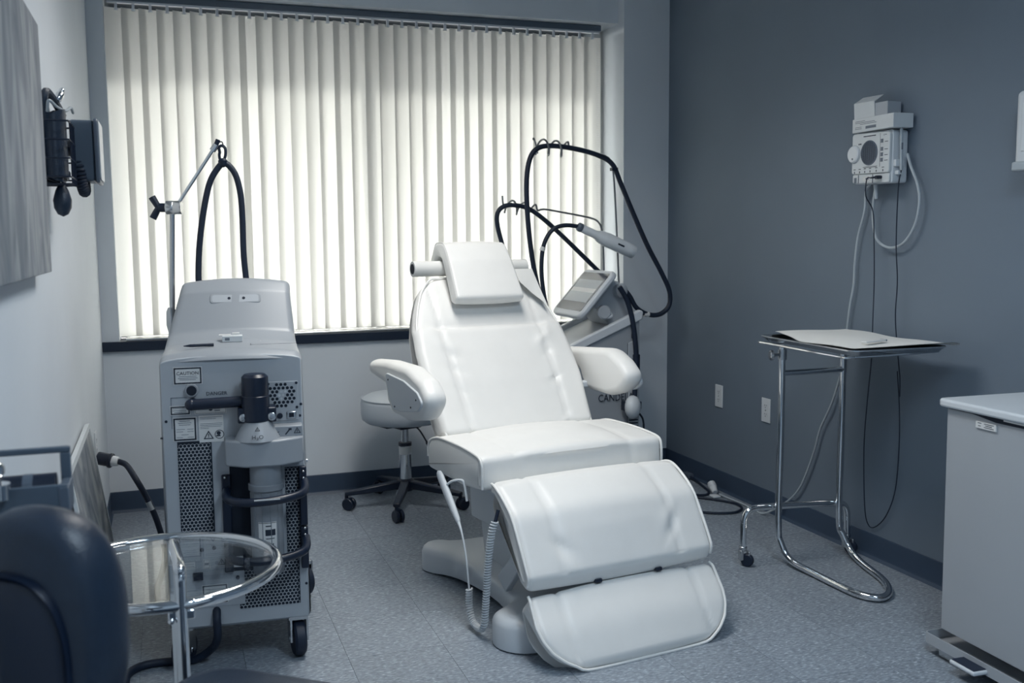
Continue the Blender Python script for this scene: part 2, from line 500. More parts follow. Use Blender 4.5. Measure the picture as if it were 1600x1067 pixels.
# recessed fixture and the housing added for the fill lamp
for i, (fx, fy) in enumerate(((1.20, -1.95), (1.45, -4.35))):
    t = thing('ceiling_or_fill_light', ('recessed ceiling light over the treatment chair', 'added unseen fill light in the ceiling nearer the front wall of the room')[i], 'light', (fx, fy, H-.002))
    obj('frame', MB().box(-.31, .31, -.61, -.58, -.012, 0).box(-.31, .31, .58, .61, -.012, 0).box(-.31, -.28, -.58, .58, -.012, 0).box(.28, .31, -.58, .58, -.012, 0), 'white', t, bevel=.002)
    obj('diffuser', MB().box(-.28, .28, -.58, .58, -.004, -.002), 'diffuser', t, smooth=False)

# ------------------------------------------------------------------ vertical blind
bl = thing('vertical_blind', 'white vertical slat blind closed across the wide window', 'blind', (0, .085, 0))
obj('headrail', MB().box(.085, 2.585, -.022, .022, 2.402, 2.432), 'caddy', bl, bevel=.003)
obj('track', MB().box(.09, 2.58, -.012, .012, 2.393, 2.402), 'white', bl, smooth=False)
def slat_mesh(dz):
    mb = MB(); n = 6; hw = .0550
    def fn(u, v):
        t = u*2-1
        return (t*hw, .006*(1-t*t), .838+dz+(2.372-.838-dz)*v)
    return mb.grid(n, 1, fn)
NS = 33
ANG = [12, 8, 16, 27, 20, 26, 22, 8, 9, 22, 26, 27, 28, 6, 18, 24, 26, 28, 28, 26, 10, 8, 14, 9, 8, 10, 25, 26, 28, 28, 27, 22, 14]
s0 = None; c0 = None
for i in range(NS):
    x = .128+(2.541-.128)*i/(NS-1)
    if s0 is None:
        o = s0 = obj('slat', slat_mesh(0), 'slat', bl, angle=None)
        c0 = obj('carrier', MB().box(-.006, .006, -.004, .004, 2.366, 2.393).box(-.008, .008, -.005, .005, 2.360, 2.370), 'white', bl, smooth=False)
        k = c0
    else:
        o = s0.copy(); COL.objects.link(o); o.parent = bl
        k = c0.copy(); COL.objects.link(k); k.parent = bl
    a = math.radians((1.0 if i < 17 else .78)*ANG[i]+random.uniform(-2, 2))
    o.location = (x, random.uniform(-.003, .003), 0); o.rotation_euler = (0, 0, a)
    k.location = (x, 0, 0); k.rotation_euler = (0, 0, a)
ch = MB()
for q in range(2):
    cx = 2.568+.010*q
    for j in range(96):
        ch.lathe([(.0001, -.0022), (.0022, 0), (.0001, .0022)], (cx, -.005, 2.39-j*.0125), n=5)
obj('bead_chain', ch, 'white', bl, kind='stuff')

# ------------------------------------------------------------------ treatment chair
RC = math.radians(8)
CL = (1.60, -1.96, 0)
chair = thing('treatment_chair', 'white vinyl reclining treatment chair with headrest, arms and leg rest', 'chair', CL, RC)
# chair frame: local x = chair right, local -y = towards the feet.  helper maps (x, forward, z)
def C3(x, f, z): return (x, -f, z)
def flip(mb):
    mb.v = [(x, -f, z) for x, f, z in mb.v]; mb.f = [f[::-1] for f in mb.f]; return mb
def gauss(d, s): return math.exp(-(d/s)**2)
rw = random.Random(3)
WR = [(rw.uniform(-1, 1), rw.uniform(0, 1), rw.uniform(.02, .05), rw.uniform(-.5, .5)) for _ in range(60)]

# back cushion -----------------------------------------------------
BA = Vector((-.430, .585)); BT = Vector((-math.sin(math.radians(36)), math.cos(math.radians(36)))); BN = Vector((math.cos(math.radians(36)), math.sin(math.radians(36))))
def bk(d, n): return BA + BT*d + BN*n
prof = rpoly([(*bk(0, 0), .02), (*bk(.20, .004), .1), (*bk(.45, .0), .1), (*bk(.70, -.008), .045), (*bk(.70, -.10), .03), (*bk(.0, -.10), .02)], 6, .014)
def back_hw(f, z):
    d = (Vector((f, z))-BA).dot(BT)
    K = [(-.02, .318), (.1, .328), (.22, .338), (.35, .336), (.45, .325), (.52, .305), (.58, .282), (.63, .257), (.67, .225), (.71, .17)]
    if d <= K[0][0]: return K[0][1]
    for (a, p), (b, q) in zip(K, K[1:]):
        if d <= b: return p+(q-p)*(d-a)/(b-a)
    return K[-1][1]
def back_extra(x, f, z, nr):
    P = Vector((f, z)); d = (P-BA).dot(BT); n = (P-BA).dot(BN)
    if n < -.03: return 0
    sx_ = .205+.03*d
    g = 0
    if d < .455:
        g -= .008*gauss(abs(x)-sx_, .010)
        g -= .009*(1-min(1, max(0, (abs(x)-sx_+.03)/.06)))*.5
        # gathers along the panel seams
        for (q, v, s, k) in WR[:34]:
            dd = v*.44; xx = abs(x)-sx_-.012
            side = 1 if x*q > 0 else 0
            if side and abs(xx) < .06: g += .0085*k*2*gauss(d-dd-.6*xx, .011)*gauss(xx+.02, .035)
    g -= .010*gauss(d-.455, .009)*(1 if abs(x) < sx_+.03 else .35)
    if d > .455: g += .006*gauss(d-.56, .10)*(1-(x/.3)**2) - .010
    g -= .006*gauss(abs(x)-.215, .006)*(1 if d > .46 else 0)
    return g
obj('backrest', flip(pad(prof, back_hw, .010, .030, 56, extra=back_extra)), 'vinyl', chair, angle=60)
pp = []
for k in range(40):
    d = .68*k/39; h = back_hw(*bk(d, 0))
    pp.append(C3(-(h-.012), *(bk(d, -.012))))
top = [C3(x, *bk(.698-.012*abs(x/.17)**3, -.02)) for x in (-.15, -.09, 0, .09, .15)]
pr = [(-p[0], p[1], p[2]) for p in reversed(pp)]
obj('piping', MB().tube(pp[::3]+top+pr[::3], .0048, 8, smooth=4), 'piping', chair)
# rear shell of the back
profS = rpoly([(*bk(.02, -.095), .01), (*bk(.62, -.095), .03), (*bk(.55, -.125), .03), (*bk(.05, -.125), .02)], 4, .05)
obj('back_shell', flip(pad(profS, lambda f, z: back_hw(f, z)-.03, .0, .01, 12)), 'shell', chair)

# seat cushion ------------------------------------------------------
prof = rpoly([(-.50, .455, .02), (-.50, .560, .05), (-.40, .588, .05), (-.20, .590, .1), (-.045, .578, .028), (-.040, .470, .02), (-.20, .452, .05)], 7, .014)
def seat_extra(x, f, z, nr):
    if nr.y < .3:
        if nr.x > .6 and z > .47: return -.006*gauss(abs(x)-.225, .006)
        return 0
    g = -.006*gauss(abs(x)-.225, .009)
    g += .020*(1-min(1, (abs(x)/.24)**2))*min(1, max(0, (f+.5)/.2))
    g -= .012*(1-min(1, abs(f+.08)/.09))*(1-min(1, (abs(x)/.24)**2))
    return g
def seat_hw(f, z): return .362
obj('seat', flip(pad(prof, seat_hw, .006, .022, 48, extra=seat_extra)), 'vinyl', chair, angle=60)
sp = [(-.497, .50), (-.495, .545), (-.47, .566), (-.40, .584), (-.30, .588), (-.20, .588), (-.10, .582), (-.058, .574), (-.043, .556), (-.040, .52), (-.040, .475)]
for s in (-1, 1): obj('piping', MB().tube([C3(s*.357, f, z) for f, z in sp], .0048, 8), 'piping', chair)

# leg cushion --------------------------------------------------------
prof = rpoly([(-.035, .450, .02), (-.022, .503, .030), (.045, .505, .05), (.165, .435, .10), (.266, .262, .030), (.250, .215, .018), (.205, .230, .02), (.09, .350, .08)], 7, .013)
def leg_extra(x, f, z, nr):
    if nr.y < .15: return 0
    sx_ = .225-.02*max(0, f)
    g = -.007*gauss(abs(x)-sx_, .007) + .014*(1-min(1, (abs(x)/.23)**2))*(.5-.5*math.cos(PI*min(1, max(0, f/.12))))*min(1, max(0, (.27-f)/.07))
    for (q, v, s, k) in WR[30:]:
        xx = abs(x)-sx_
        if x*q > 0 and f > .12 and abs(xx) < .06: g += .0042*k*2*gauss(f-.19-.07*v+.5*xx, .010)*gauss(xx+.012, .03)
    return g
def leg_hw(f, z): return .352-.03*max(0, (.03-f)/.06)**2 if f < .03 else .352-.004*gauss(f-.29, .03)
obj('leg_rest', flip(pad(prof, leg_hw, .008, .024, 48, extra=leg_extra)), 'vinyl', chair, angle=60)
lp = [(-.022, .470), (-.016, .492), (.008, .503), (.045, .498), (.10, .470), (.155, .428), (.205, .357), (.248, .287), (.259, .262), (.252, .236)]
for s in (-1, 1): obj('piping', MB().tube([C3(s*(leg_hw(f, z)-.003), f, z) for f, z in lp], .0048, 8), 'piping', chair)

# foot cushion -------------------------------------------------------
FA = Vector((.262, .212)); FTv = Vector((math.cos(math.radians(54)), -math.sin(math.radians(54)))); FN = Vector((-FTv.y, FTv.x))
def ft(d, n): return FA+FTv*d+FN*n
FL = .250
prof = rpoly([(*ft(0.012, -.085), .02), (*ft(-.004, -.005), .03), (*ft(.125, .006), .3), (*ft(FL, -.008), .028), (*ft(FL-.022, -.085), .03), (*ft(.12, -.095), .05)], 6, .012)
def foot_hw(f, z):
    d = (Vector((f, z))-FA).dot(FTv)
    K = [(-.02, .344), (.02, .351), (.10, .354), (.14, .346), (.18, .325), (.21, .296), (.235, .256), (.26, .19)]
    if d <= K[0][0]: return K[0][1]
    for (a, p), (b, q) in zip(K, K[1:]):
        if d <= b: return p+(q-p)*(d-a)/(b-a)
    return K[-1][1]
def foot_extra(x, f, z, nr):
    if nr.y < .3: return 0
    return -.006*gauss(abs(x)-.25, .007) + .006*(1-min(1, (abs(x)/.25)**2))
obj('foot_rest', flip(pad(prof, foot_hw, .006, .024, 48, extra=foot_extra)), 'vinyl', chair, angle=60)
fp = []
for k in range(16):
    d = -.001+(FL-.002)*k/15; q = ft(d, -.004 if 0 < k < 15 else -.012); fp.append((foot_hw(*q), q))
pL = [C3(-(h-.003), *q) for h, q in fp]; pR = [C3(h-.003, *q) for h, q in reversed(fp)]
q = ft(FL, -.012)
obj('piping', MB().tube(pL+[C3(x, *q) for x in (-.12, -.05, .05, .12)]+pR, .0048, 8, smooth=3), 'piping', chair)
hg = MB()
for x in (-.10, .13): hg.box(x-.012, x+.012, -.268, -.244, .214, .225)
obj('hinge', hg, 'black', chair, bevel=.002)

# arms ----------------------------------------------------------------
for s, nm in ((-1, 'armrest'), (1, 'armrest')):
    x0 = .432 if s < 0 else .405
    lo = 0. if s < 0 else .024
    fo_ = 0. if s < 0 else -.050
    arm = rpoly([(-.80, .786, .012), (-.80, .818, .018), (-.62, .832, .12), (-.42, .832+lo*.6, .12), (-.29+fo_, .800+lo*.5, .075), (-.225+fo_, .748+lo*.6, .050), (-.29+fo_, .686+lo, .05), (-.42, .664+lo, .08), (-.56, .668+lo, .03), (-.60, .700+lo, .03), (-.62, .765, .03)], 8, .013)
    a = obj(nm, flip(pad(arm, lambda f, z: .042, .014, .013, 18, xc=s*x0)), 'vinyl', chair, angle=60)
    pl = rpoly([(-.610, .806, .02), (-.42, .797, .05), (-.295+fo_*.8, .772, .03), (-.243+fo_*.8, .738, .025), (-.29+fo_*.8, .706, .03), (-.46, .680, .05), (-.525, .678, .02), (-.572, .72, .04)], 5)
    sx0 = s*(x0+.036); sx1 = s*(x0+.0485)
    P = MB().prism([tuple(p) for p in pl], lambda f, z: (sx0, -f, z), lambda f, z: (sx1, -f, z))
    obj('arm_plate', P, 'shell', a, bevel=.003)
    for f, z in ((-.572, .782), (-.508, .692), (-.350, .712), (-.300+fo_*.8, .745)):
        obj('screw', MB().lathe([(.0035, 0), (.0035, .002), (.001, .003)], (s*(x0+.0482), -f, z), (s, 0, 0), n=8), 'black', a)
    obj('arm_bracket', MB().box(s*.30-.02, s*.30+.02, .55, .62, .66, .70).box(min(s*.30, s*.41), max(s*.30, s*.41), .56, .60, .690, .715), 'shell', chair, bevel=.005)

# headrest ------------------------------------------------------------
hp = rpoly([(-.680, 1.060, .022), (-.700, 1.090, .10), (-.775, 1.205, .10), (-.835, 1.275, .06), (-.925, 1.272, .05), (-.965, 1.205, .03), (-.955, 1.150, .012), (-.930, 1.150, .012),
            (-.925, 1.195, .03), (-.895, 1.222, .03), (-.850, 1.215, .05), (-.795, 1.130, .08), (-.742, 1.045, .02), (-.712, 1.036, .02)], 6, .012)
def head_hw(f, z): return .149-.010*max(0, min(1, (z-1.05)/.2))
hd = obj('headrest', flip(pad(hp, head_hw, .006, .009, 26, xc=-.002)), 'vinyl', chair, angle=60)
sl = [(-.684, 1.068), (-.700, 1.092), (-.775, 1.206), (-.832, 1.268), (-.88, 1.276), (-.925, 1.266), (-.958, 1.205)]
obj('piping', MB().tube([(-.002-(head_hw(f, z)-.006), -f+.003, z) for f, z in sl], .0022, 6), 'piping', hd)
obj('headrest_bar', MB().cyl((-.06, .86, 1.10), (-.06, .90, 1.20), .008).cyl((.06, .86, 1.10), (.06, .90, 1.20), .008), 'steel', chair)

# base, column and lift arms -------------------------------------------
b = MB()
def base_half(s):
    return [(s*x, f) for x, f in ((0, -.66), (.14, -.70), (.22, -.745), (.285, -.735), (.312, -.685), (.295, -.62), (.262, -.53), (.240, -.36), (.232, -.18), (.255, -.04),
                                  (.31, .01), (.375, .06), (.385, .14), (.335, .205), (.25, .215), (.18, .16), (.14, .06), (0, .0))]
L = base_half(-1); R = base_half(1)
out = [Vector((p[0], p[1], 0)) for p in L[1:-1]] + [Vector((p[0], p[1], 0)) for p in reversed(R[1:-1])]
out = [(p.x, p.y) for p in curve(out, 3, True)]
def zb(f):   # underside is raised between the feet
    return .004 + .022*max(0, 1-((f+.30)/.33)**2)
def ztop(x, f): return .105 - .012*gauss(f+.28, .25)
n = len(out); cx = sum(p[0] for p in out)/n; cy = sum(p[1] for p in out)/n
def inset(p, d):
    i = out.index(p); a = Vector(out[i-1]); c = Vector(out[(i+1) % n]); t = (c-a).normalized()
    return Vector(p)+Vector((-t.y, t.x))*d*SGN
ar = sum(out[i][0]*out[(i+1) % n][1]-out[(i+1) % n][0]*out[i][1] for i in range(n)); SGN = 1 if ar > 0 else -1
rings = []
for d, tz in ((.006, 'b'), (0, .012), (0, .70), (.006, .86), (.018, .96), (.035, 1.0)):
    rr = []
    for p in out:
        q = inset(p, d); z0 = zb(p[1]); z1 = ztop(*p)
        rr.append((q.x, -q.y, z0 if tz == 'b' else z0+(z1-z0)*tz))
    rings.append(rr)
vs = [v for r in rings for v in r]; fs = []
for j in range(len(rings)-1):
    for i in range(n): fs.append((j*n+i, (j+1)*n+i, (j+1)*n+(i+1) % n, j*n+(i+1) % n))
fs += [tuple(range(n)), tuple(range((len(rings)-1)*n, len(rings)*n))[::-1]]
b.add(vs, fs)
obj('base', b, 'shell', chair, angle=50)
gl = MB()
for x, f in ((-.25, -.68), (.25, -.68), (-.30, .12), (.30, .12)): gl.cyl((x, -f, 0), (x, -f, .006), .05, n=18)
obj('foot_glide', gl, 'rubber', chair)
col = rpoly([(-.14, -.50, .03), (.14, -.50, .03), (.14, -.16, .03), (-.14, -.16, .03)], 4)
obj('column', MB().prism([tuple(p) for p in col], lambda x, f: (x, -f, .09), lambda x, f: (x*1.15, -f, .30)), 'shell', chair, bevel=.004)
col2 = rpoly([(-.185, -.52, .03), (.185, -.52, .03), (.185, -.14, .03), (-.185, -.14, .03)], 4)
obj('column_sleeve', MB().prism([tuple(p) for p in col2], lambda x, f: (x, -f, .25), lambda x, f: (x*1.05, -f, .462)), 'shell', chair, bevel=.004)
for s in (-1, 1):
    pl = [(-.12, .36), (-.06, .40), (.15, .30), (.21, .225), (.17, .215), (.05, .27)]
    obj('lift_arm', MB().prism(pl, lambda f, z: (s*.19-.012, -f, z), lambda f, z: (s*.19+.012, -f, z)), 'shell', chair, bevel=.004)
    obj('lift_strut', MB().prism([(-.16, .13), (-.10, .09), (.06, .26), (.02, .30)], lambda f, z: (s*.235-.012, -f, z), lambda f, z: (s*.235+.012, -f, z)), 'shell', chair, bevel=.004)
sf = MB().box(-.30, .30, .06, .50, .440, .462)
obj('seat_frame', sf, 'shell', chair, bevel=.006)

# paper roll under the headrest, with its loose end
roll = thing('paper_roll', 'white exam paper roll through the headrest with its loose end hanging', 'paper roll', CL, RC)
obj('roll', MB().lathe([(.021, -.255), (.0305, -.255), (.031, -.253), (.031, .255), (.021, .256)], (0, .882, 1.172), (1, 0, 0), n=28), 'paperT', roll)
obj('core', MB().lathe([(.0205, -.2560), (.0205, -.25)], (0, .882, 1.172), (1, 0, 0), n=24), 'hole', roll, label='dark hollow core of the roll')
def tail(u, v):
    x = .165+.09*u+.012*v; low = 1.165-(.055+.090*u)*v
    return (x, min(.848, .43+.7265*(low-.585)-.030)-.006*math.sin(u*5+v*2)*v, low)
tl = MB().grid(10, 10, tail); t2 = MB().grid(10, 10, lambda u, v: (lambda p: (p[0], p[1]+.0012, p[2]))(tail(u, v)), flip=True)
tl.add(t2.v, t2.f)
obj('loose_end', tl, 'paperT', roll, angle=None)

# hand control hanging on the chair's side
hc = thing('hand_control', 'white corded hand control hooked on the chair side', 'hand control', CL, RC)
h0, h1 = Vector((-.405, .292, .490)), Vector((-.395, .150, .345)); hdv = (h1-h0)
hs = MB()
rings = []
nh = 14
dirn = hdv.normalized(); aa = Vector((1, 0, 0)); bb = dirn.cross(aa).normalized()
for j, (t, w, d) in enumerate(((0, .006, .005), (.03, .013, .009), (.12, .017, .011), (.4, .017, .012), (.75, .014, .011), (.95, .010, .009), (1.0, .007, .007))):
    c = h0+hdv*t; rings += [c+aa*math.cos(2*PI*k/nh)*d+bb*math.sin(2*PI*k/nh)*w for k in range(nh)]
hs.add(rings, [(j*nh+k, j*nh+(k+1) % nh, (j+1)*nh+(k+1) % nh, (j+1)*nh+k) for j in range(6) for k in range(nh)]+[tuple(range(nh))[::-1], tuple(range(6*nh, 7*nh))])
obj('handset', hs, 'white', hc, angle=60)
obj('hook', MB().tube([(-.398, .235, .455), (-.385, .215, .470), (-.368, .18, .478), (-.362, .17, .462), (-.36, .155, .41)], .0045, 8), 'white', hc)
obj('cord', MB().tube([tuple(h1), (-.395, .125, .315), (-.393, .100, .25), (-.392, .085, .17), (-.391, .080, .135)], .0032, 8, taper=lambda t: 1.9-.9*min(1, t*4)), 'white', hc)
path = curve([(-.391, .080, .135), (-.391, .080, .075), (-.391, .055, .032), (-.391, .010, .024), (-.391, -.030, .046), (-.390, -.045, .12), (-.388, -.060, .25), (-.380, -.072, .36), (-.368, -.075, .40)], 60)
def coil(path, turns, rad, per=9):
    acc = [0.]
    for p, q in zip(path, path[1:]): acc.append(acc[-1]+(q-p).length)
    out = []; i = 0
    for k in range(turns*per+1):
        L_ = acc[-1]*k/(turns*per)
        while i < len(path)-2 and acc[i+1] < L_: i += 1
        p = path[i].lerp(path[i+1], (L_-acc[i])/max(1e-9, acc[i+1]-acc[i])); tg = (path[min(i+2, len(path)-1)]-path[max(i-1, 0)]).normalized()
        a2 = Vector((1, 0, 0)); a2 = (a2-tg*a2.dot(tg)).normalized(); b2 = tg.cross(a2); ph = 2*PI*k/per
        out.append(p+(a2*math.cos(ph)+b2*math.sin(ph))*rad)
    return out
co = coil(path, 62, .0100)
obj('coiled_cord', MB().tube(co, .0030, 5, smooth=0), 'shell', hc)
obj('strain_relief', MB().cyl((-.368, -.075, .395), (-.355, -.072, .435), .006), 'black', hc)

# ------------------------------------------------------------------ doctor's stool
st = thing('stool', 'round grey-white stool on black five-star castor base behind chair', 'stool', (1.355, -.36, 0), .35)
obj('seat', MB().lathe([(.02, .415), (.185, .418), (.203, .432), (.2085, .46), (.2085, .515), (.203, .532), (.195, .5365), (.17, .549), (.10, .553), (.001, .554)], n=48), 'stoolvinyl', st, angle=60)
obj('piping', MB().tube([(.204*math.cos(2*PI*i/40), .204*math.sin(2*PI*i/40), .534) for i in range(40)], .004, 6, closed=True, smooth=2), 'stoolvinyl', st)
obj('seat_plate', MB().box(-.13, .13, -.045, .045, .398, .416).box(-.06, .06, -.06, .06, .385, .40), 'black', st, bevel=.006)
obj('piston', MB().cyl((0, 0, .29), (0, 0, .39), .0185, n=20).cyl((0, 0, .385), (0, 0, .392), .02, n=20), 'steel', st)
obj('gas_cylinder', MB().cyl((0, 0, .10), (0, 0, .300), .0295, n=28), 'chrome', st)
obj('collar', MB().cyl((0, 0, .296), (0, 0, .312), .032, n=28), 'black', st)
obj('label', MB().cyl((0, 0, .255), (0, 0, .293), .0300, n=28, caps=False), 'label', st)
obj('lever', MB().tube([(.03, -.03, .392), (.06, -.035, .37), (.098, -.05, .30)], .004, 8).cyl((.095, -.049, .306), (.112, -.055, .265), .008, .006), 'black', st)
obj('hub', MB().lathe([(.034, .075), (.040, .08), (.040, .125), (.030, .135)], n=24), 'black', st)
for k in range(5):
    a = 2*PI*k/5 + -2.300
    ca, sa = math.cos(a), math.sin(a)
    def W2(r, w, z): return (ca*r-sa*w, sa*r+ca*w, z)
    mb = MB()
    q = [W2(.02, -.020, .085), W2(.02, .020, .085), W2(.02, .022, .128), W2(.02, -.022, .128), W2(.296, -.016, .068), W2(.296, .016, .068), W2(.296, .016, .088), W2(.296, -.016, .088)]
    mb.add(q, [(0, 1, 2, 3), (7, 6, 5, 4), (0, 4, 5, 1), (1, 5, 6, 2), (2, 6, 7, 3), (3, 7, 4, 0)])
    lg = obj('leg', mb, 'black', st, bevel=.006)
    cs = MB()
    b3 = a+.9*(k-2)*.5; cb, sb = math.cos(b3), math.sin(b3)
    o = Vector(W2(.288, 0, 0))+Vector((-sb, cb, 0))*.014
    for q2 in (-1, 1):
        cc = o+Vector((cb, sb, 0))*.013*q2
        cs.lathe([(.012, -.008), (.026, -.008), (.030, -.004), (.030, .004), (.026, .008), (.012, .008)], (cc.x, cc.y, .030), (cb, sb, 0), n=20)
    cs.cyl((W2(.288, 0, .02)), W2(.288, 0, .072), .009)
    cs.box(o.x-.012, o.x+.012, o.y-.012, o.y+.012, .028, .062)
    obj('caster', cs, 'black', lg)

# ------------------------------------------------------------------ laser with water filter (beside the left wall)
ls = thing('medical_laser', 'grey wheeled laser console with water filter, perforated panels and cable boom', 'laser', (.46, -1.97, 0), math.radians(-4))
def lbody(prof, hw, name, material, parent, crown=.0, edge=.02, nx=22, **k):
    mb = pad(prof, hw, crown, edge, nx, xc=.006, extra=lambda x, y, z, nr: .016*(1-(x/.21)**2) if (nr.y > .3 or z > 1.0) else 0)
    mb.v = [(x + .020*max(0, min(1, (z-.97)/.17)), y, z) for x, y, z in mb.v]
    return obj(name, mb, material, parent, **k)
pf = rpoly([(.004, .130, .004), (.0, .60, .3), (.0, .940, .018), (.03, .956, .04), (.20, .966, .07), (.262, .995, .05), (.345, 1.118, .030), (.385, 1.150, .03), (.60, 1.13, .05), (.655, .90, .05), (.655, .130, .01)], 7, .03)
def l_hw(y, z):
    if z < .955: return .209 - .004*max(0, (z-.6)/.35)
    return .205-.030*min(1, (z-.955)/.17)
body = lbody(pf, l_hw, 'body', 'hood', ls, edge=.018, crown=.004, angle=35)
GT, GN = Vector((0, .56, .83)), Vector((0, -.83, .56)); GC = Vector((.022, .330, 1.096))+GN*.0155
def gp_(u, n, v): return GC + Vector((u, 0, 0)) - GN*n + GT*v
def gbox(x0, x1, n0, n1, v0, v1, r):
    o = [tuple(p) for p in rpoly([(x0, v0, r), (x1, v0, r), (x1, v1, r), (x0, v1, r)], 5)]
    return MB().prism(o, lambda x, v: gp_(x, n0, v), lambda x, v: gp_(x, n1, v))
obj('grip_rim', gbox(-.080, .080, -.0035, .02, -.018, .018, .012), 'hood', ls, bevel=.002)
obj('grip', gbox(-.073, .073, -.0042, .02, -.014, .013, .009), 'panel', ls, smooth=False)
gs = MB()
for x in (-.020, .026): gs.cyl(gp_(x, -.005, 0), gp_(x, .0, 0), .0050, n=10)
obj('grip_screw', gs, 'black', ls)
# front cover sheet
fo = [(-.195, .135), (.208, .135)]+[(.006+.2015*math.cos(PI*k/14)*(1-.03*math.sin(PI*k/14)), .938+.020*math.sin(PI*k/14)**.8) for k in range(15)]
obj('front_panel', MB().prism(fo, lambda x, z: (x, -.0065, z), lambda x, z: (x, .006, z)), 'panel', ls, bevel=.003)
obj('side_seam', MB().box(-.2035, -.196, -.004, .01, .716, .719), 'ink', ls, smooth=False)
YF = -.0068   # face of the front panel
def decal(name, x0, x1, z0, z1, border=0, lines=(), parent=ls, face='label', th=.0012, y=YF):
    o = obj(name, MB().box(x0, x1, y-th, y, z0, z1), face, parent, smooth=False)
    if border:
        t = border; yy = y-th
        obj('border', MB().box(x0+.002, x1-.002, yy-.0005, yy, z1-.002-t, z1-.002).box(x0+.002, x1-.002, yy-.0005, yy, z0+.002, z0+.002+t)
            .box(x0+.002, x0+.002+t, yy-.0005, yy, z0+.002, z1-.002).box(x1-.002-t, x1-.002, yy-.0005, yy, z0+.002, z1-.002), 'ink', o, smooth=False)
    if lines:
        mb = MB()
        for a, b, z, h in lines: mb.box(x0+(x1-x0)*a, x0+(x1-x0)*b, y-th-.0004, y-th, z0+(z1-z0)*z-h/2, z0+(z1-z0)*z+h/2)
        obj('fine_print', mb, 'inkgrey', o, smooth=False)
    return o
# positions measured on the front face (x, z)
c = decal('caution_label', -.160, -.079, .875, .927, .004, ((.2, .8, .46, .0016), (.16, .84, .36, .0016), (.22, .78, .27, .0016)))
text('lettering', 'CAUTION', .014, 'ink', c, (-.1195, YF-.0016, .908), (PI/2, 0, 0), .0003)
obj('recess_line', MB().box(-.170, -.168, YF-.0006, YF, .745, .838).box(-.170, -.125, YF-.0006, YF, .836, .838), 'inkgrey', ls, smooth=False)
c = decal('warning_label', *(-0.1730, -0.1160, 0.7850, 0.8130), .0035, ((.12, .88, .72, .0014), (.12, .8, .5, .0014), (.2, .8, .3, .0014)))
c = decal('rating_label', *(-0.1040, -0.0140, 0.7850, 0.8140), .0008, ((.08, .40, .7, .0014), (.08, .42, .45, .0014), (.62, .80, .70, .003), (.62, .80, .5, .003), (.62, .80, .3, .003)))
obj('emblem', MB().lathe([(.006, 0), (.006, .0005)], (((-0.1040, -0.0140, 0.7850, 0.8140)[0]+(-0.1040, -0.0140, 0.7850, 0.8140)[1])/2, YF-.0012, ((-0.1040, -0.0140, 0.7850, 0.8140)[2]+(-0.1040, -0.0140, 0.7850, 0.8140)[3])/2), (0, -1, 0), n=16), 'ink', c)
c = decal('certificate_label', *(-0.1670, -0.1000, 0.7070, 0.7780), .0045, ((.28, .72, .84, .0014), (.22, .78, .76, .0014), (.26, .74, .68, .0014), (.14, .5, .5, .0013), (.6, .86, .5, .0013), (.14, .42, .4, .0013), (.6, .86, .4, .0013), (.35, .65, .27, .0014), (.14, .4, .16, .0013), (.6, .86, .16, .0013)))
c = decal('safety_label', *(-0.0940, -0.0240, 0.7000, 0.7800), 0, ((.05, .95, .94, .0012), (.05, .7, .88, .0012), (.05, .95, .70, .0012), (.05, .95, .64, .0012), (.05, .9, .58, .0012), (.05, .4, .52, .0012)))
def tri(cx, cz, r, y, parent, name='warning_sign', mark=True):
    o = [(cx+r*math.cos(a), cz+r*math.sin(a)) for a in (PI/2, PI/2+2*PI/3, PI/2+4*PI/3)]
    i = [(cx+r*.68*math.cos(a), cz+r*.68*math.sin(a)) for a in (PI/2, PI/2+2*PI/3, PI/2+4*PI/3)]
    mb = MB()
    for k in range(3):
        q = [o[k], o[(k+1) % 3], i[(k+1) % 3], i[k]]
        mb.prism(q, lambda x, z: (x, y-.0005, z), lambda x, z: (x, y, z))
    if mark: mb.box(cx-r*.08, cx+r*.08, y-.0005, y, cz-r*.05, cz+r*.42).box(cx-r*.08, cx+r*.08, y-.0005, y, cz-r*.25, cz-r*.12)
    return obj(name, mb, 'ink', parent, smooth=False)
yl = YF-.0012
tri((-0.0940, -0.0240, 0.7000, 0.7800)[0]+.38*((-0.0940, -0.0240, 0.7000, 0.7800)[1]-(-0.0940, -0.0240, 0.7000, 0.7800)[0]), (-0.0940, -0.0240, 0.7000, 0.7800)[2]+.018, .017, yl, c)
cx, cz = (-0.0940, -0.0240, 0.7000, 0.7800)[0]+.82*((-0.0940, -0.0240, 0.7000, 0.7800)[1]-(-0.0940, -0.0240, 0.7000, 0.7800)[0]), (-0.0940, -0.0240, 0.7000, 0.7800)[2]+.022
rg = MB()
for k in range(20):
    a, b2 = 2*PI*k/20, 2*PI*(k+1)/20
    rg.prism([(cx+.0135*math.cos(a), cz+.0135*math.sin(a)), (cx+.0135*math.cos(b2), cz+.0135*math.sin(b2)), (cx+.0115*math.cos(b2), cz+.0115*math.sin(b2)), (cx+.0115*math.cos(a), cz+.0115*math.sin(a))],
             lambda x, z: (x, yl-.0005, z), lambda x, z: (x, yl, z))
rg.lathe([(.006, 0), (.006, .0005)], (cx-.002, yl, cz+.004), (0, -1, 0), n=12).box(cx-.009, cx+.003, yl-.0005, yl, cz-.006, cz-.002)
obj('manual_sign', rg, 'ink', c, smooth=False)

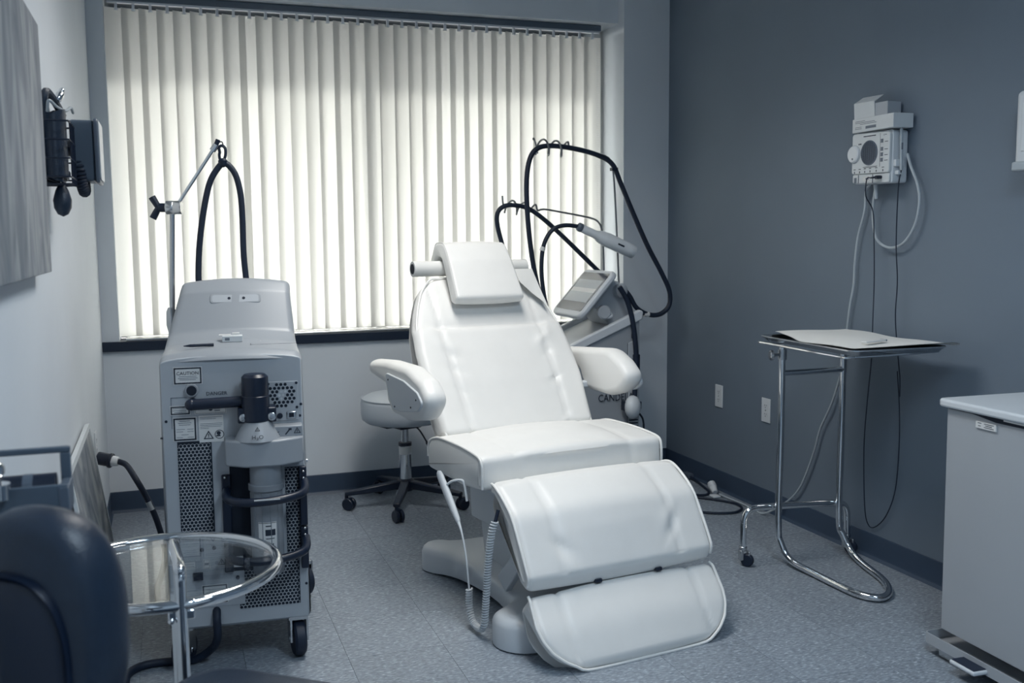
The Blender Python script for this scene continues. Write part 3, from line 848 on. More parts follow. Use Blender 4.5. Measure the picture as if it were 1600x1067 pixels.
# handle bar, its bosses and the cover script behind it
text('lettering', 'DANGER', .015, 'ink', ls, (-.040, YF-.0004, .8445), (PI/2, 0, 0), .0003)
hb = obj('handle', MB().cyl((-.112, -.045, .820), (.062, -.045, .824), .0165, n=20).ball((-.112, -.045, .820), .0175).cyl((-.108, -.045, .82), (-.108, 0, .824), .012), 'black', ls)
bs = MB()
for x, z in ((-.110, .858), (.045, .864)): bs.lathe([(.0195, 0), (.0195, .010), (.018, .013)], (x, YF, z), (0, -1, 0), n=24)
obj('boss', bs, 'hood', ls)
obj('boss_hole', MB().lathe([(.0145, 0), (.0145, .0136)], (-.110, YF, .858), (0, -1, 0), n=20), 'hole', ls)

# water filter: black head, cone, shoulder cover, canister
fx = .070
obj('pump_head', MB().lathe([(.040, .765), (.0405, .84), (.0385, .842), (.0385, .846), (.0395, .85), (.038, .897), (.030, .905), (.001, .908)], (fx, -.058, 0), n=30)
    .box(fx-.052, fx+.058, -.075, -.01, .762, .806), 'black', ls, bevel=.004)
sc = MB()
for x in (fx-.036, fx+.045): sc.lathe([(.012, 0), (.012, .004), (.008, .006), (.004, .006), (.004, .004)], (x, -.075, .779), (0, -1, 0), n=16)
obj('pump_bolt', sc, 'steel', ls)
hx0, hx1 = -.022, .204
hsg = [(hx0, .0), (hx0, -.075), (hx0+.03, -.098), (hx0+.058, -.118), (hx1-.075, -.118), (hx1-.015, -.088), (hx1, -.075), (hx1, .0)]
cov = MB().prism(hsg, lambda x, y: (x, y, .638), lambda x, y: (x, y*.94, .714))
cover = obj('filter_cover', cov, 'hood', ls, bevel=.005)
cn = MB().lathe([(.066, .712), (.064, .717), (.040, .762), (.037, .766)], (fx+.002, -.058, 0), n=30)
cone = obj('filter_cone', cn, 'hood', ls, angle=50)
obj('icon_strip', MB().box(.106, .203, -.060, .0, .712, .745, None), 'hood', ls, bevel=.003)
text('lettering', 'H\u2082O', .017, 'ink', cone, (fx+.002, -.1205, .7270), (math.radians(66), 0, 0), .0003)
k = MB()
tri(fx+.002, .7480, .0085, -.1105, cone)
tri(.187, .728, .012, -.0602, ls)
obj('wrench_sign', MB().box(.149, .169, -.0606, -.0602, .725, .729, Matrix.Rotation(math.radians(-50), 3, 'Y')).box(.162, .171, -.0606, -.0602, .732, .738)
    .box(.116, .136, -.0606, -.0602, .7195, .7215).box(.122, .136, -.0606, -.0602, .7245, .7262, Matrix.Rotation(math.radians(-35), 3, 'Y')), 'ink', ls, smooth=False)
can = obj('filter_canister', MB().lathe([(.034, .302), (.046, .308), (.0465, .56), (.052, .562), (.052, .578), (.047, .580), (.047, .638)], (.092, -.060, 0), n=36), 'filter', ls, angle=40)
rb = MB()
for k in range(12):
    a = 2*PI*k/12+.2; x, y = .092+.0468*math.cos(a), -.06+.0468*math.sin(a)
    rb.cyl((x, y, .33), (x, y, .555), .0016, n=6)
obj('rib', rb, 'filter', can)
def canlab(u, v):
    a = -PI/2-.60+1.15*u; return (.092+.0474*math.cos(a), -.060+.0474*math.sin(a), .385+.085*v)
lab = obj('canister_label', MB().grid(10, 1, canlab), 'label', can)
def arc(u0, u1, v0, v1, dr=.0006):
    def f(u, v):
        a = -PI/2-.60+1.15*(u0+(u1-u0)*u); return (.092+(.0474+dr)*math.cos(a), -.060+(.0474+dr)*math.sin(a), .385+.085*(v0+(v1-v0)*v))
    return f
lm = MB()
for q in ((.38, .92, .52, .74), (.4, .7, .84, .88), (.4, .86, .40, .43), (.50, .56, .14, .24), (.62, .68, .14, .24), (.74, .80, .14, .24), (.02, .98, .0, .02), (.02, .98, .96, .98)):
    mm = MB().grid(6, 1, arc(*q)); lm.add(mm.v, mm.f)
obj('label_print', lm, 'ink', can)
# black guard: two brackets and two bowed bars
guard = obj('filter_guard', MB().box(-.036, -.010, -.020, YF, .30, .600), 'black', ls, bevel=.003)
for z0, z1 in ((.430, .612), (.295, .425)): obj('guard_bracket', MB().box(.190, .212, -.030, YF, z0, z1), 'black', guard, bevel=.003)
obj('filter_bay_shade', MB().box(-.012, .086, YF-.0022, YF, .300, .640), 'hole', ls, smooth=False)  # flat dark sheet, paints in the shadow beside the canister
for z in (.548, .372):
    bar = [(-.022, -.015, z+.004), (-.022, -.085, z), (.0, -.128, z-.004), (.06, -.146, z-.006), (.13, -.140, z-.004), (.185, -.112, z), (.203, -.075, z+.006), (.205, -.025, z+.02)]
    obj('guard_bar', MB().tube(bar, .0125, 14), 'black', guard)
    gb = MB()
    for x, zz in ((-.026, z+.045), (.202, z+.05), (.202, z+.03)): gb.ball((x, -.024 if x < 0 else -.034, zz), .0045, n=10)
    obj('bolt', gb, 'steel', guard)
obj('bar_tag', MB().box(.055, .128, -.1590, -.1575, .549, .553), 'label', guard, smooth=False)

# perforated grilles: real holes over a dark cavity
def grille(name, x0, x1, z0, z1, pitch, keep=None):
    cells = hex_cells(x0, x1, z0, z1, pitch, keep)
    g = obj(name, ring_hex([(a, b) for a, b in cells], pitch/math.sqrt(3), pitch*.465, .0008), 'panel', ls, smooth=False, kind='stuff')
    g.location = (0, YF-.0012, 0)
    return g
gl0 = (-0.1530, -0.0640, 0.4300, 0.7010); gr0 = (0.1530, 0.1900, 0.3290, 0.6050); gr1 = (0.0080, 0.1800, 0.1840, 0.3360)
obj('grille_cavity', MB().box(gl0[0]-.004, gl0[1]+.004, YF-.0006, YF, gl0[2]-.004, gl0[3]+.004)
    .box(gr0[0]-.004, gr0[1]+.004, YF-.0006, YF, gr0[2]-.004, gr0[3]+.004).box(gr1[0]-.004, gr1[1]+.004, YF-.0006, YF, gr1[2]-.004, gr1[3]+.004), 'hole', ls, smooth=False)
grille('grille', *gl0, .0112)
grille('grille', *gr0, .0112)
grille('grille', *gr1, .0112)

# fan inlet plate with hub, fuse and socket
fp_ = obj('fan_plate', MB().box(.104, .196, YF-.003, YF, .752, .872), 'panel', ls, bevel=.002)
fh = MB()
for a, b in hex_cells(.147-.045, .147+.045, .832-.045, .832+.045, .0125, lambda x, z: .0165 < math.hypot(x-.147, z-.832) < .0385):
    fh.lathe([(.0052, 0), (.0052, .0004)], (a, YF-.003, b), (0, -1, 0), n=6)
obj('fan_hole', fh, 'hole', fp_, smooth=False, kind='stuff')
fh = MB()
for a, b in hex_cells(.147-.045, .147+.045, .832-.045, .832+.045, .0125, lambda x, z: math.hypot(x-.147, z-.832) <= .0165):
    fh.lathe([(.0050, 0), (.0050, .0004)], (a, YF-.003, b), (0, -1, 0), n=6)
obj('fan_hub', fh, 'gold', fp_, smooth=False)
for x, z in ((.109, .866), (.191, .866), (.109, .792), (.191, .792)): obj('screw', MB().lathe([(.0042, 0), (.0042, .0012)], (x, YF-.003, z), (0, -1, 0), n=10), 'black', fp_)
obj('fuse_cap', MB().lathe([(.0085, 0), (.0085, .004)], (.140, YF-.003, .768), (0, -1, 0), n=18), 'black', fp_)
obj('socket', MB().box(.160, .188, YF-.008, YF-.003, .758, .780), 'steel', fp_, bevel=.002)
obj('socket_slot', MB().box(.167, .181, YF-.0085, YF-.008, .763, .776), 'hole', fp_, smooth=False)
sc = MB()
for x, z in ((-.185, .768), (.203, .800), (.199, .765), (-.186, .20), (.203, .24)): sc.lathe([(.0042, 0), (.0042, .0012)], (x, YF, z), (0, -1, 0), n=10)
obj('panel_screw', sc, 'black', ls)

# service panel low on the left, seen through the glass table
sv = obj('service_panel', MB().box(-.170, .020, YF-.002, YF, .195, .400), 'panel', ls, bevel=.002)
decal('service_label', -.098, -.078, .315, .345, .0008, ((.2, .8, .5, .006),), parent=ls, y=YF-.002)
decal('service_label', -.02, .018, .312, .345, .0, ((.1, .3, .6, .003), (.4, .6, .6, .003), (.7, .9, .6, .003)), parent=ls, y=YF-.002)
decal('service_label', -.165, -.120, .318, .340, .0, ((.1, .9, .7, .0015), (.1, .9, .4, .0015)), parent=ls, y=YF-.002)
tri(-.045, .330, .013, YF-.002, ls)
decal('rating_plate', -.105, -.030, .205, .265, .004, ((.15, .85, .75, .0014), (.15, .85, .6, .0014), (.15, .7, .45, .0014), (.15, .85, .3, .0014)), parent=ls, y=YF-.002)
cn = MB()
for x, z in ((-.10, .375), (-.065, .378), (-.02, .355), (.0, .28)): cn.lathe([(.006, 0), (.006, .004)], (x, YF-.002, z), (0, -1, 0), n=12)
cn.box(-.128, -.100, YF-.008, YF-.002, .283, .306)
obj('connector', cn, 'black', ls)
obj('underside_hose', MB().tube([(-.065, .02, .20), (-.065, -.02, .16), (-.066, -.012, .10), (-.085, .03, .05), (-.14, .05, .012), (-.22, .058, .0125), (-.285, .050, .0125), (-.325, .0, .0125), (-.325, -.10, .0125)], .0125, 10), 'rubber', ls)

# castors
for (x, y, a) in ((.175, .030, .15), (-.165, .035, -.4), (.222, .56, .5), (-.175, .58, .2)):
    cs = MB(); ca, sa = math.cos(a), math.sin(a)
    cs.lathe([(.018, -.018), (.050, -.018), (.056, -.012), (.057, 0), (.056, .012), (.050, .018), (.018, .018)], (x, y, .057), (ca, sa, 0), n=28)
    w = obj('caster', cs, 'rubber', ls)
    fk = MB()
    for q in (-1, 1):
        px_, py_ = x+ca*.025*q, y+sa*.025*q
        fk.box(px_-.003, px_+.003, py_-.022, py_+.022, .05, .128, Matrix.Rotation(a, 3, 'Z'))
    fk.box(x-.028, x+.028, y-.028, y+.028, .122, .134).cyl((x-ca*.03, y-sa*.03, .057), (x+ca*.03, y+sa*.03, .057), .010)
    obj('fork', fk, 'steel', w)

# boom: pole, joint, Y knob, arm, clip and looped fibre cable
px0, py0 = -.192, .50
pole = obj('boom_pole', MB().cyl((px0, py0, .93), (px0+.020, py0, 1.40), .0085, n=16), 'steel', ls)
obj('ferrule', MB().lathe([(.012, 0), (.0175, .025), (.0165, .07), (.010, .085)], (px0+.002, py0, .985), n=18).cyl((px0, py0, .955), (px0, py0, .99), .010), 'steel', pole)
jx = -.166
obj('joint', MB().lathe([(.021, -.026), (.023, -.024), (.023, -.002), (.0215, 0), (.023, .002), (.023, .024), (.021, .026)], (jx, py0-.002, 1.405), (1, -.25, 0), n=28), 'alu', pole)
kb = MB().cyl((jx-.026, py0+.004, 1.405), (jx-.048, py0+.010, 1.405), .015, n=16)
for a in (2.25, -2.25, 0.0):
    kb.cyl((jx-.050, py0+.010, 1.405), (jx-.050+.032*math.cos(a) if a else jx-.044, py0+.012, 1.405+.046*math.sin(a)), .0105, .012, n=12)
obj('boom_knob', kb, 'black', pole)
arm = obj('boom_arm', MB().cyl((jx+.010, py0-.01, 1.412), (-.030, py0, 1.603), .006, n=14).cyl((-.036, py0, 1.594), (-.022, py0, 1.614), .011, n=16), 'chrome', ls)
obj('clip', MB().cyl((-.024, py0, 1.612), (-.016, py0, 1.632), .008, n=10).tube([(-.012, py0, 1.590), (-.014, py0, 1.606), (-.004, py0, 1.612), (.006, py0, 1.603), (.006, py0, 1.580), (-.002, py0, 1.562), (-.012, py0, 1.567), (-.014, py0, 1.582)], .005, 8, closed=True)
    .tube([(-.016, py0, 1.622), (-.004, py0, 1.625), (0, py0, 1.612)], .002, 6).lathe([(.004, -.016), (.015, -.009), (.016, .006), (.008, .014)], (-.003, py0, 1.556), (0, 0, 1), n=18), 'black', ls)
obj('fibre_cable', MB().tube([(-0.097, 0.500, 1.129), (-0.097, 0.500, 1.188), (-0.089, 0.500, 1.285), (-0.072, 0.500, 1.393), (-0.048, 0.500, 1.489), (-0.017, 0.500, 1.541), (0.000, 0.500, 1.552), (0.017, 0.500, 1.545), (0.038, 0.500, 1.511), (0.051, 0.500, 1.447), (0.054, 0.500, 1.360), (0.054, 0.500, 1.240), (0.061, 0.500, 1.130)], .0105, 12), 'rubber', ls)
obj('side_bolt', MB().cyl((.212, .06, .610), (.222, .06, .610), .006), 'steel', ls)

# pen and cards lying on the laser
tag(obj('pen', MB().cyl((.365, -2.065, .9745), (.432, -2.062, .9745), .0045, .0045, n=10).cyl((.345, -2.066, .974), (.365, -2.065, .9745), .0012, .0045, n=10), 'black', loc=(-.012, .165, .0075)), 'dark pen lying beside card box on laser top', 'pen')
cb = thing('card_box', 'small white card box lying on laser top', 'box', (.480, -1.815, .9825), math.radians(-4))
obj('carton', MB().box(-.030, .030, -.028, .020, .0, .018), 'card', cb, bevel=.001)
obj('flap', MB().box(-.040, -.005, -.004, .030, .018, .0195).box(0, .022, .006, .032, .018, .024), 'label', cb, smooth=False)
obj('print', MB().box(-.022, -.008, -.0285, -.028, .005, .013), 'inkgrey', cb, smooth=False)
tag(obj('leaflet', MB().box(.0, .062, -.022, .024, 0, .0012), 'paper', loc=(.505, -1.80, .979)), 'flat printed leaflet under the edge of card box on laser', 'leaflet')
hatch = obj('hatch_line', MB().box(.062, .064, .07, .17, .0, .0006).box(.064, .20, .070, .0715, 0, .0006), 'ink', ls, smooth=False)
hatch.location = (0, 0, .978)

# ------------------------------------------------------------------ second laser behind the chair
RL = Vector((2.30, -.42, 0))
l2 = thing('laser_console', 'white console laser with tilted touch screen and overhead hose hangers behind chair', 'laser', RL)
def w2(name, mb, material, parent=l2, **k):
    mb.v = [(x-RL.x, y-RL.y, z-RL.z) for x, y, z in mb.v]
    return obj(name, mb, material, parent, **k)
YN, YFAR = -.645, -.215
def xz(pts, y0, y1): return MB().prism(pts, lambda x, z: (x, y0, z), lambda x, z: (x, y1, z))
def slope(x): return .757+.405*(x-2.109)
side = rpoly([(2.10, .10, .02), (2.470, .10, .02), (2.470, slope(2.47)-.018, .005), (2.135, slope(2.135)-.020, .005), (2.155, .62, .1)], 5)
body2 = w2('body', xz([tuple(p) for p in side], YN, YFAR), 'hood', bevel=.006)
w2('corner_panel', xz([(2.408, .12), (2.466, .12), (2.466, .80), (2.408, .775)], YN-.004, YN+.002), 'panel', bevel=.002)
# sloping console tray with raised rims
def rim(y0, y1, lo, hi, x0=1.975, x1=2.482):
    return xz([(x0, slope(x0)+lo), (x1, slope(x1)+lo), (x1+.004, slope(x1)+hi-.01), (x1-.012, slope(x1)+hi), (x0+.02, slope(x0)+hi), (x0, slope(x0)+hi-.015)], y0, y1)
w2('tray_rim', rim(YN-.012, YN+.022, -.018, .030), 'shell', bevel=.006)
w2('tray_rim', rim(YFAR-.022, YFAR+.012, -.018, .030), 'shell', bevel=.006)
w2('tray_floor', rim(YN+.02, YFAR-.02, -.018, .002), 'panel')
w2('tray_rim', MB().box(1.972, 2.000, YN-.010, YFAR+.010, slope(1.985)-.02, slope(1.985)+.024), 'shell', bevel=.008)
w2('handle', MB().tube([(1.99, YN+.06, .715), (2.06, YN+.10, .765), (2.12, YN+.16, .79), (2.12, YFAR-.16, .79), (2.06, YFAR-.10, .765), (1.99, YFAR-.06, .715)], .011, 10), 'shell')
# screen support
w2('screen_mount', xz([tuple(p) for p in rpoly([(2.345, .86, .01), (2.262, .955, .02), (2.330, 1.085, .03), (2.400, 1.075, .03), (2.455, .96, .02), (2.455, .885, .01)], 5)], -.565, -.33), 'panel', bevel=.008)
# touch screen: tilted slab with bezel
S0 = Vector((2.150, 0, .930)); S1 = Vector((2.318, 0, 1.118)); sv_ = (S1-S0); SLn = sv_.length; su = sv_.normalized(); sn = Vector((-su.z, 0, su.x))
def scr(a, y, n):   # along, y, outward
    p = S0+su*a+sn*n; return (p.x, y, p.z)
def slab(a0, a1, y0, y1, n0, n1, r, dome=0):
    o = rpoly([(a0, y0, r), (a1, y0, r), (a1, y1, r), (a0, y1, r)], 7)
    return MB().prism([tuple(p) for p in o], lambda a, y: scr(a, y, n0), lambda a, y: scr(a, y, n1))
sc_ = w2('screen_housing', slab(-.02, SLn+.018, -.665, -.305, -.030, 0, .045), 'shell', bevel=.010, seg=3)
gl_ = w2('screen', slab(.012, SLn-.005, -.643, -.328, 0, .0015, .015), 'screen', sc_, smooth=False)
for a0, a1, mt in ((.065, SLn-.050, 'screenpage'), (.125, .150, 'label')):
    w2('screen_page', slab(a0, a1, -.625, -.345, .0015, .0018 if mt == 'screenpage' else .0020, .002), mt, sc_, smooth=False)
w2('tilt_knob', MB().lathe([(.030, -.022), (.034, -.015), (.034, .010), (.028, .016)], (2.290, -.62, .930), (0, -1, 0), n=28), 'panel')
w2('tilt_knob_clip', MB().tube([(2.305, -.625, .905), (2.33, -.62, .910), (2.335, -.58, .93)], .008, 8), 'white')
w2('side_latch', MB().box(2.425, 2.45, YN-.012, YN, .80, .825), 'black', bevel=.003)
w2('hose_clip', MB().box(2.432, 2.466, YN-.018, YN, .64, .72), 'black', bevel=.003)
vn = MB()
for k in range(16): vn.box(2.412, 2.462, YN-.0055, YN-.0038, .16+.0155*k, .166+.0155*k)
w2('vent_slot', vn, 'hole', smooth=False, kind='stuff')
w2('seam', MB().box(2.4055, 2.4075, YN-.001, YN, .12, .775), 'ink', smooth=False)
tx = text('lettering', 'CANDELA', .052, 'ink', l2, (2.342-.095-RL.x, YN-.0046-RL.y, 0.512), (PI/2, 0, 0), .0004, align='LEFT', sx=.80)
lg = MB()
for k, (a, b_) in enumerate(((0, .012), (.016, .022), (.026, .031), (.035, .039))):
    lx = 2.342-.012+a; 
    lg.prism([(lx, 0.512+.085-.0*k), (lx+(b_-a), 0.512+.085), (lx+(b_-a)+.022-.010*k, 0.512+.052), (lx+.022-.010*k, 0.512+.052)], lambda x, z: (x, YN-.0012, z), lambda x, z: (x, YN, z))
w2('emblem', lg, 'ink', smooth=False)
# round white calibration cap at the rear corner
w2('port_cap', MB().lathe([(.001, .036), (.027, .033), (.050, .019), (.057, .002), (.055, -.012), (.043, -.026), (.024, -.036)], (2.408, -.702, .470), (.72, -.69, .05), n=32), 'white')
w2('cap_band', MB().box(2.362, 2.384, -.71, -.665, .452, .498).box(2.446, 2.462, -.69, -.655, .455, .492), 'black', bevel=.003)
w2('cap_cord', MB().tube([(2.455, -.68, .43), (2.478, -.67, .40), (2.488, -.66, .35), (2.48, -.65, .28), (2.475, -.64, .22)], .005, 8), 'black')
# hanger rods with pigtail coils
def hanger(pts, coil_axis0, coil_axis1, turns, rad, name, knob=False):
    c0_, c1_ = Vector(coil_axis0), Vector(coil_axis1); d = (c1_-c0_); a = Vector((0, 1, 0)); a = (a-d.normalized()*a.dot(d.normalized())).normalized(); b_ = d.normalized().cross(a)
    n = int(turns*10); co = []
    for i in range(n+1):
        t = i/n; ph = 2*PI*turns*t - PI/2
        co.append(c0_+d*t+(a*math.cos(ph)+b_*math.sin(ph))*rad)
    P = [Vector(p) for p in pts]+co
    return w2(name, MB().tube(P, .0050, 8, smooth=3), 'wire')
hgA = hanger([(2.482, -0.400, 0.894), (2.471, -0.400, 1.130), (2.456, -0.400, 1.421), (2.441, -0.400, 1.619), (2.416, -0.400, 1.685), (2.343, -0.400, 1.706), (2.256, -0.400, 1.720), (2.205, -0.400, 1.731)], [(2.195, -0.400, 1.722), (2.029, -0.400, 1.734)][0], [(2.195, -0.400, 1.722), (2.029, -0.400, 1.734)][1], 2.5, .037, 'hanger_rod')
w2('rod_tip', MB().tube([(2.036, -0.400, 1.700), (2.029, -0.400, 1.737), (2.019, -0.400, 1.767)], .0042, 8).ball([(2.016, -0.400, 1.770)][0], .0065), 'wire')
hgB = hanger([(2.438, -0.300, 1.088), (2.431, -0.300, 1.260), (2.423, -0.300, 1.332), (2.402, -0.300, 1.371), (2.352, -0.300, 1.391), (2.210, -0.300, 1.417), (2.106, -0.300, 1.433), (2.072, -0.300, 1.427)], [(2.058, -0.300, 1.423), (1.902, -0.300, 1.449)][0], [(2.058, -0.300, 1.423), (1.902, -0.300, 1.449)][1], 2.5, .032, 'hanger_rod')
w2('rod_tip', MB().tube([(1.902, -0.300, 1.436), (1.889, -0.300, 1.461), (1.886, -0.300, 1.499)], .0050, 8), 'wire')
# corrugated hoses
hA = [(2.065, -0.400, 0.947), (2.025, -0.400, 1.081), (1.996, -0.400, 1.249), (1.980, -0.400, 1.421), (1.978, -0.400, 1.576), (1.996, -0.400, 1.675), (2.036, -0.400, 1.725), (2.110, -0.400, 1.739), (2.239, -0.400, 1.726), (2.360, -0.400, 1.697), (2.437, -0.400, 1.654), (2.484, -0.400, 1.559), (2.556, -0.400, 1.405), (2.637, -0.400, 1.242), (2.715, -0.400, 1.109), (2.764, -0.400, 1.008), (2.761, -0.400, 0.932), (2.709, -0.400, 0.890), (2.639, -0.400, 0.892), (2.576, -0.400, 0.927), (2.536, -0.400, 0.988), (2.493, -0.400, 1.038)]
w2('hose', MB().tube(hA, .0125, 12), 'rubber')
hB = [(1.893, -0.340, 1.187), (1.867, -0.340, 1.266), (1.844, -0.340, 1.360), (1.848, -0.340, 1.416), (1.882, -0.340, 1.447), (1.939, -0.340, 1.451), (2.009, -0.340, 1.435), (2.091, -0.340, 1.381), (2.194, -0.340, 1.294), (2.316, -0.340, 1.183), (2.441, -0.340, 1.070), (2.514, -0.340, 1.012)]
w2('hose', MB().tube(hB, .0115, 12), 'rubber')
hC = [(2.355, -0.660, 1.053), (2.396, -0.660, 0.984), (2.424, -0.660, 0.890), (2.442, -0.660, 0.764), (2.446, -0.660, 0.638), (2.436, -0.660, 0.496)]
w2('hose', MB().tube(hC, .0125, 12), 'rubber')
hD = [(2.039, -0.520, 0.924), (2.019, -0.520, 1.018), (2.007, -0.520, 1.127), (2.014, -0.520, 1.234), (2.041, -0.520, 1.301), (2.081, -0.520, 1.338), (2.137, -0.520, 1.350), (2.198, -0.520, 1.344)]
w2('hose', MB().tube(hD, .0105, 12), 'rubber')
bd = MB()
for pts in ([(2.617, -0.400, 0.893), (2.646, -0.400, 0.892)], [(2.010, -0.520, 1.228), (2.017, -0.520, 1.246)]):
    bd.cyl(pts[0], pts[1], .0135, n=14)
w2('hose_band', bd, 'label')
w2('hose_tie', MB().box(*(2.429, 2.463, -0.415, -0.385, 1.622, 1.638)), 'black', bevel=.002)
w2('hose_port', MB().lathe([(.035, -.02), (.035, .01), (.028, .016), (.012, .018)], (2.40, -.58, 1.03), (.2, -.95, .1), n=24), 'panel')
# hand piece
G0, G1 = Vector([(2.198, -0.520, 1.344)][0]), Vector([(2.498, -0.520, 1.215)][0]); gd_ = (G1-G0).normalized(); GLn = (G1-G0).length
w2('handpiece_collar', MB().lathe([(.012, -.004), (.019, 0), (.022, .006), (.022, .020), (.019, .024)], tuple(G0), tuple(gd_), n=20), 'dialgrey')
w2('handpiece', MB().lathe([(.0195, .022), (.0205, .03), (.020, .10), (.025, .13), (.034, .155), (.036, .17), (.0345, GLn-.03), (.033, GLn-.003), (.031, GLn), (.022, GLn-.012)], tuple(G0), tuple(gd_), n=28), 'white')
dn = Vector((0, -1, 0)); dd = gd_.cross(dn).normalized()
p_ = G0+gd_*(GLn*.72)+dn*.031
w2('handpiece_window', MB().cyl(p_-gd_*.018, p_+gd_*.018, .006, n=10), 'black')
q_ = G0+gd_*(GLn*.46)
w2('handpiece_guard', MB().lathe([(.0215, -.02), (.027, -.035), (.0335, -.012), (.0335, .03), (.031, .04)], tuple(q_), tuple(gd_), n=24), 'white')
cs = MB()
for x, y in ((2.14, -.59), (2.42, -.59), (2.14, -.26), (2.42, -.26)): cs.lathe([(.02, -.012), (.045, -.012), (.05, 0), (.045, .012), (.02, .012)], (x, y, .05), (1, .2, 0), n=20).cyl((x, y, .05), (x, y, .11), .012)
w2('caster', cs, 'rubber')

# ------------------------------------------------------------------ instrument stand
ts = thing('instrument_stand', 'chrome instrument stand on two castors holding a steel tray near dark wall', 'stand', (2.66, -1.75, 0))
TSo = Vector((2.66, -1.75, 0))
def wt(name, mb, material, parent=ts, **k):
    mb.v = [(x-TSo.x, y-TSo.y, z) for x, y, z in mb.v]
    return obj(name, mb, material, parent, **k)
lw, rw_ = 2.538, 2.822
fr = [(lw, -1.74, .875), (lw, -1.74, .5), (lw-.003, -1.74, .16), (lw+.003, -1.752, .085), (lw+.016, -1.80, .030), (2.570, -1.92, .016), (2.574, -2.07, .0155), (2.585, -2.17, .0155), (2.625, -2.222, .0155), (2.680, -2.205, .0155), (2.735, -2.14, .0155), (2.775, -2.05, .0155), (2.815, -1.90, .016), (2.842, -1.80, .030), (rw_+.012, -1.755, .085), (rw_, -1.74, .16), (rw_, -1.74, .5), (rw_, -1.74, .865)]
wt('frame', MB().tube(fr, .0135, 14, smooth=8), 'chrome')
wt('cross_rail', MB().cyl((lw, -1.74, .762), (rw_, -1.74, .762), .0125, n=14), 'chrome')
wt('caster_rail', MB().tube([(2.392, -1.715, .075), (2.392, -1.715, .14), (2.395, -1.715, .185), (2.412, -1.715, .217), (2.445, -1.715, .228), (2.54, -1.716, .226), (2.68, -1.72, .222), (2.80, -1.722, .216), (2.852, -1.722, .206), (2.872, -1.722, .178), (2.876, -1.722, .13), (2.876, -1.722, .075)], .0135, 14, smooth=6), 'chrome')
for x, y in ((2.392, -1.715), (2.876, -1.722)):
    w = MB().lathe([(.010, -.011), (.022, -.011), (.026, -.006), (.026, .006), (.022, .011), (.010, .011)], (x+.012, y-.012, .026), (.8, .6, 0), n=22)
    wh = wt('caster', w, 'rubber')
    wt('fork', MB().cyl((x, y, .062), (x, y, .080), .016, n=14).box(x-.016, x-.002, y-.012, y+.012, .024, .066).box(x+.010, x+.020, y-.026, y-.006, .024, .062), 'steel', wh, bevel=.003)
wt('clamp_knob', MB().lathe([(.016, -.008), (.020, -.004), (.020, .004), (.016, .008)], (lw-.052, -1.745, .835), (1, -.3, 0), n=10).cyl((lw-.05, -1.745, .835), (lw, -1.74, .835), .006, n=10).lathe([(.018, .815), (.018, .855)], (lw, -1.74, 0), n=16), 'steel')
wt('tray_frame', MB().tube([(lw, -1.742, .874), (2.44, -1.735, .886), (2.43, -1.80, .888), (2.415, -2.22, .888), (2.45, -2.285, .888), (2.78, -2.255, .888), (2.83, -2.20, .888), (2.865, -1.80, .888), (2.85, -1.735, .886), (rw_, -1.742, .864)], .0045, 8, smooth=4), 'chrome')
# tray: thin pan with rolled lip
tr = thing('instrument_tray', 'shallow stainless steel tray on top of instrument stand', 'tray', (2.645, -1.995, .893), math.radians(-2))
def pan(w, d, r, k=7): return [tuple(p) for p in rpoly([(-w, -d, r), (w, -d, r), (w, d, r), (-w, d, r)], k)]
o0, o1, o2, o3 = pan(.180, .280, .035), pan(.190, .290, .040), pan(.198, .298, .045), pan(.196, .296, .045)
n = len(o0); mb = MB()
rs = [[(x, y, .0) for x, y in o0], [(x, y, .016) for x, y in o1], [(x, y, .018) for x, y in o2], [(x, y, .013) for x, y in o2], [(x, y, .013) for x, y in o3], [(x, y, -.0025) for x, y in o0]]
vs = [v for r_ in rs for v in r_]; fs = [tuple(range(n))]
for j in range(5):
    for i in range(n): fs.append((j*n+i, (j+1)*n+i, (j+1)*n+(i+1) % n, j*n+(i+1) % n))
fs.append(tuple(range(5*n, 6*n))[::-1])
obj('pan', mb.add(vs, fs), 'steel', tr, angle=30)
def cloth(u, v):
    x0 = -.125-.085*min(1, v/.5); x = x0+(.212-x0)*u; y = .292-.612*v
    z = .0240+.003*math.sin(7*u+3*v)*math.sin(9*v)+.005*max(0, math.cos(PI*(u-.2)))*math.exp(-((v-.05)/.08)**2)
    z -= .006*max(0, u-.95)/.05; z += .008*max(0, v-.95)/.05*(.3+.7*u)
    return (x+.005*math.sin(8*v), y+.006*math.sin(6*u), z+.002)
cl = MB().grid(18, 26, cloth); c2 = MB().grid(18, 26, lambda u, v: (lambda p: (p[0], p[1], p[2]-.0015))(cloth(u, v)), flip=True); cl.add(c2.v, c2.f)
tw = obj('paper_towel', cl, 'paper', angle=None); tw.location = (2.645, -1.995, .893); tw.rotation_euler = (0, 0, math.radians(-2))
tag(tw, 'white crepe paper towel covering the instrument tray', 'paper towel')
pk = thing('packet', 'slim white packet lying on the paper towel', 'packet', (2.60, -2.19, .9245), math.radians(14))
obj('wrapper', MB().box(-.055, .055, -.012, .012, 0, .006), 'label', pk, bevel=.002)
obj('end_strip', MB().box(.050, .055, -.0125, .0125, -.0002, .0064), 'inkgrey', pk, smooth=False)

# ------------------------------------------------------------------ cautery unit on the dark wall
DX, DY = W, -1.845
dv = thing('cautery_unit', 'white wall-mounted cautery unit with round dark display on slate wall', 'medical device', (DX, DY, 1.485), 0)
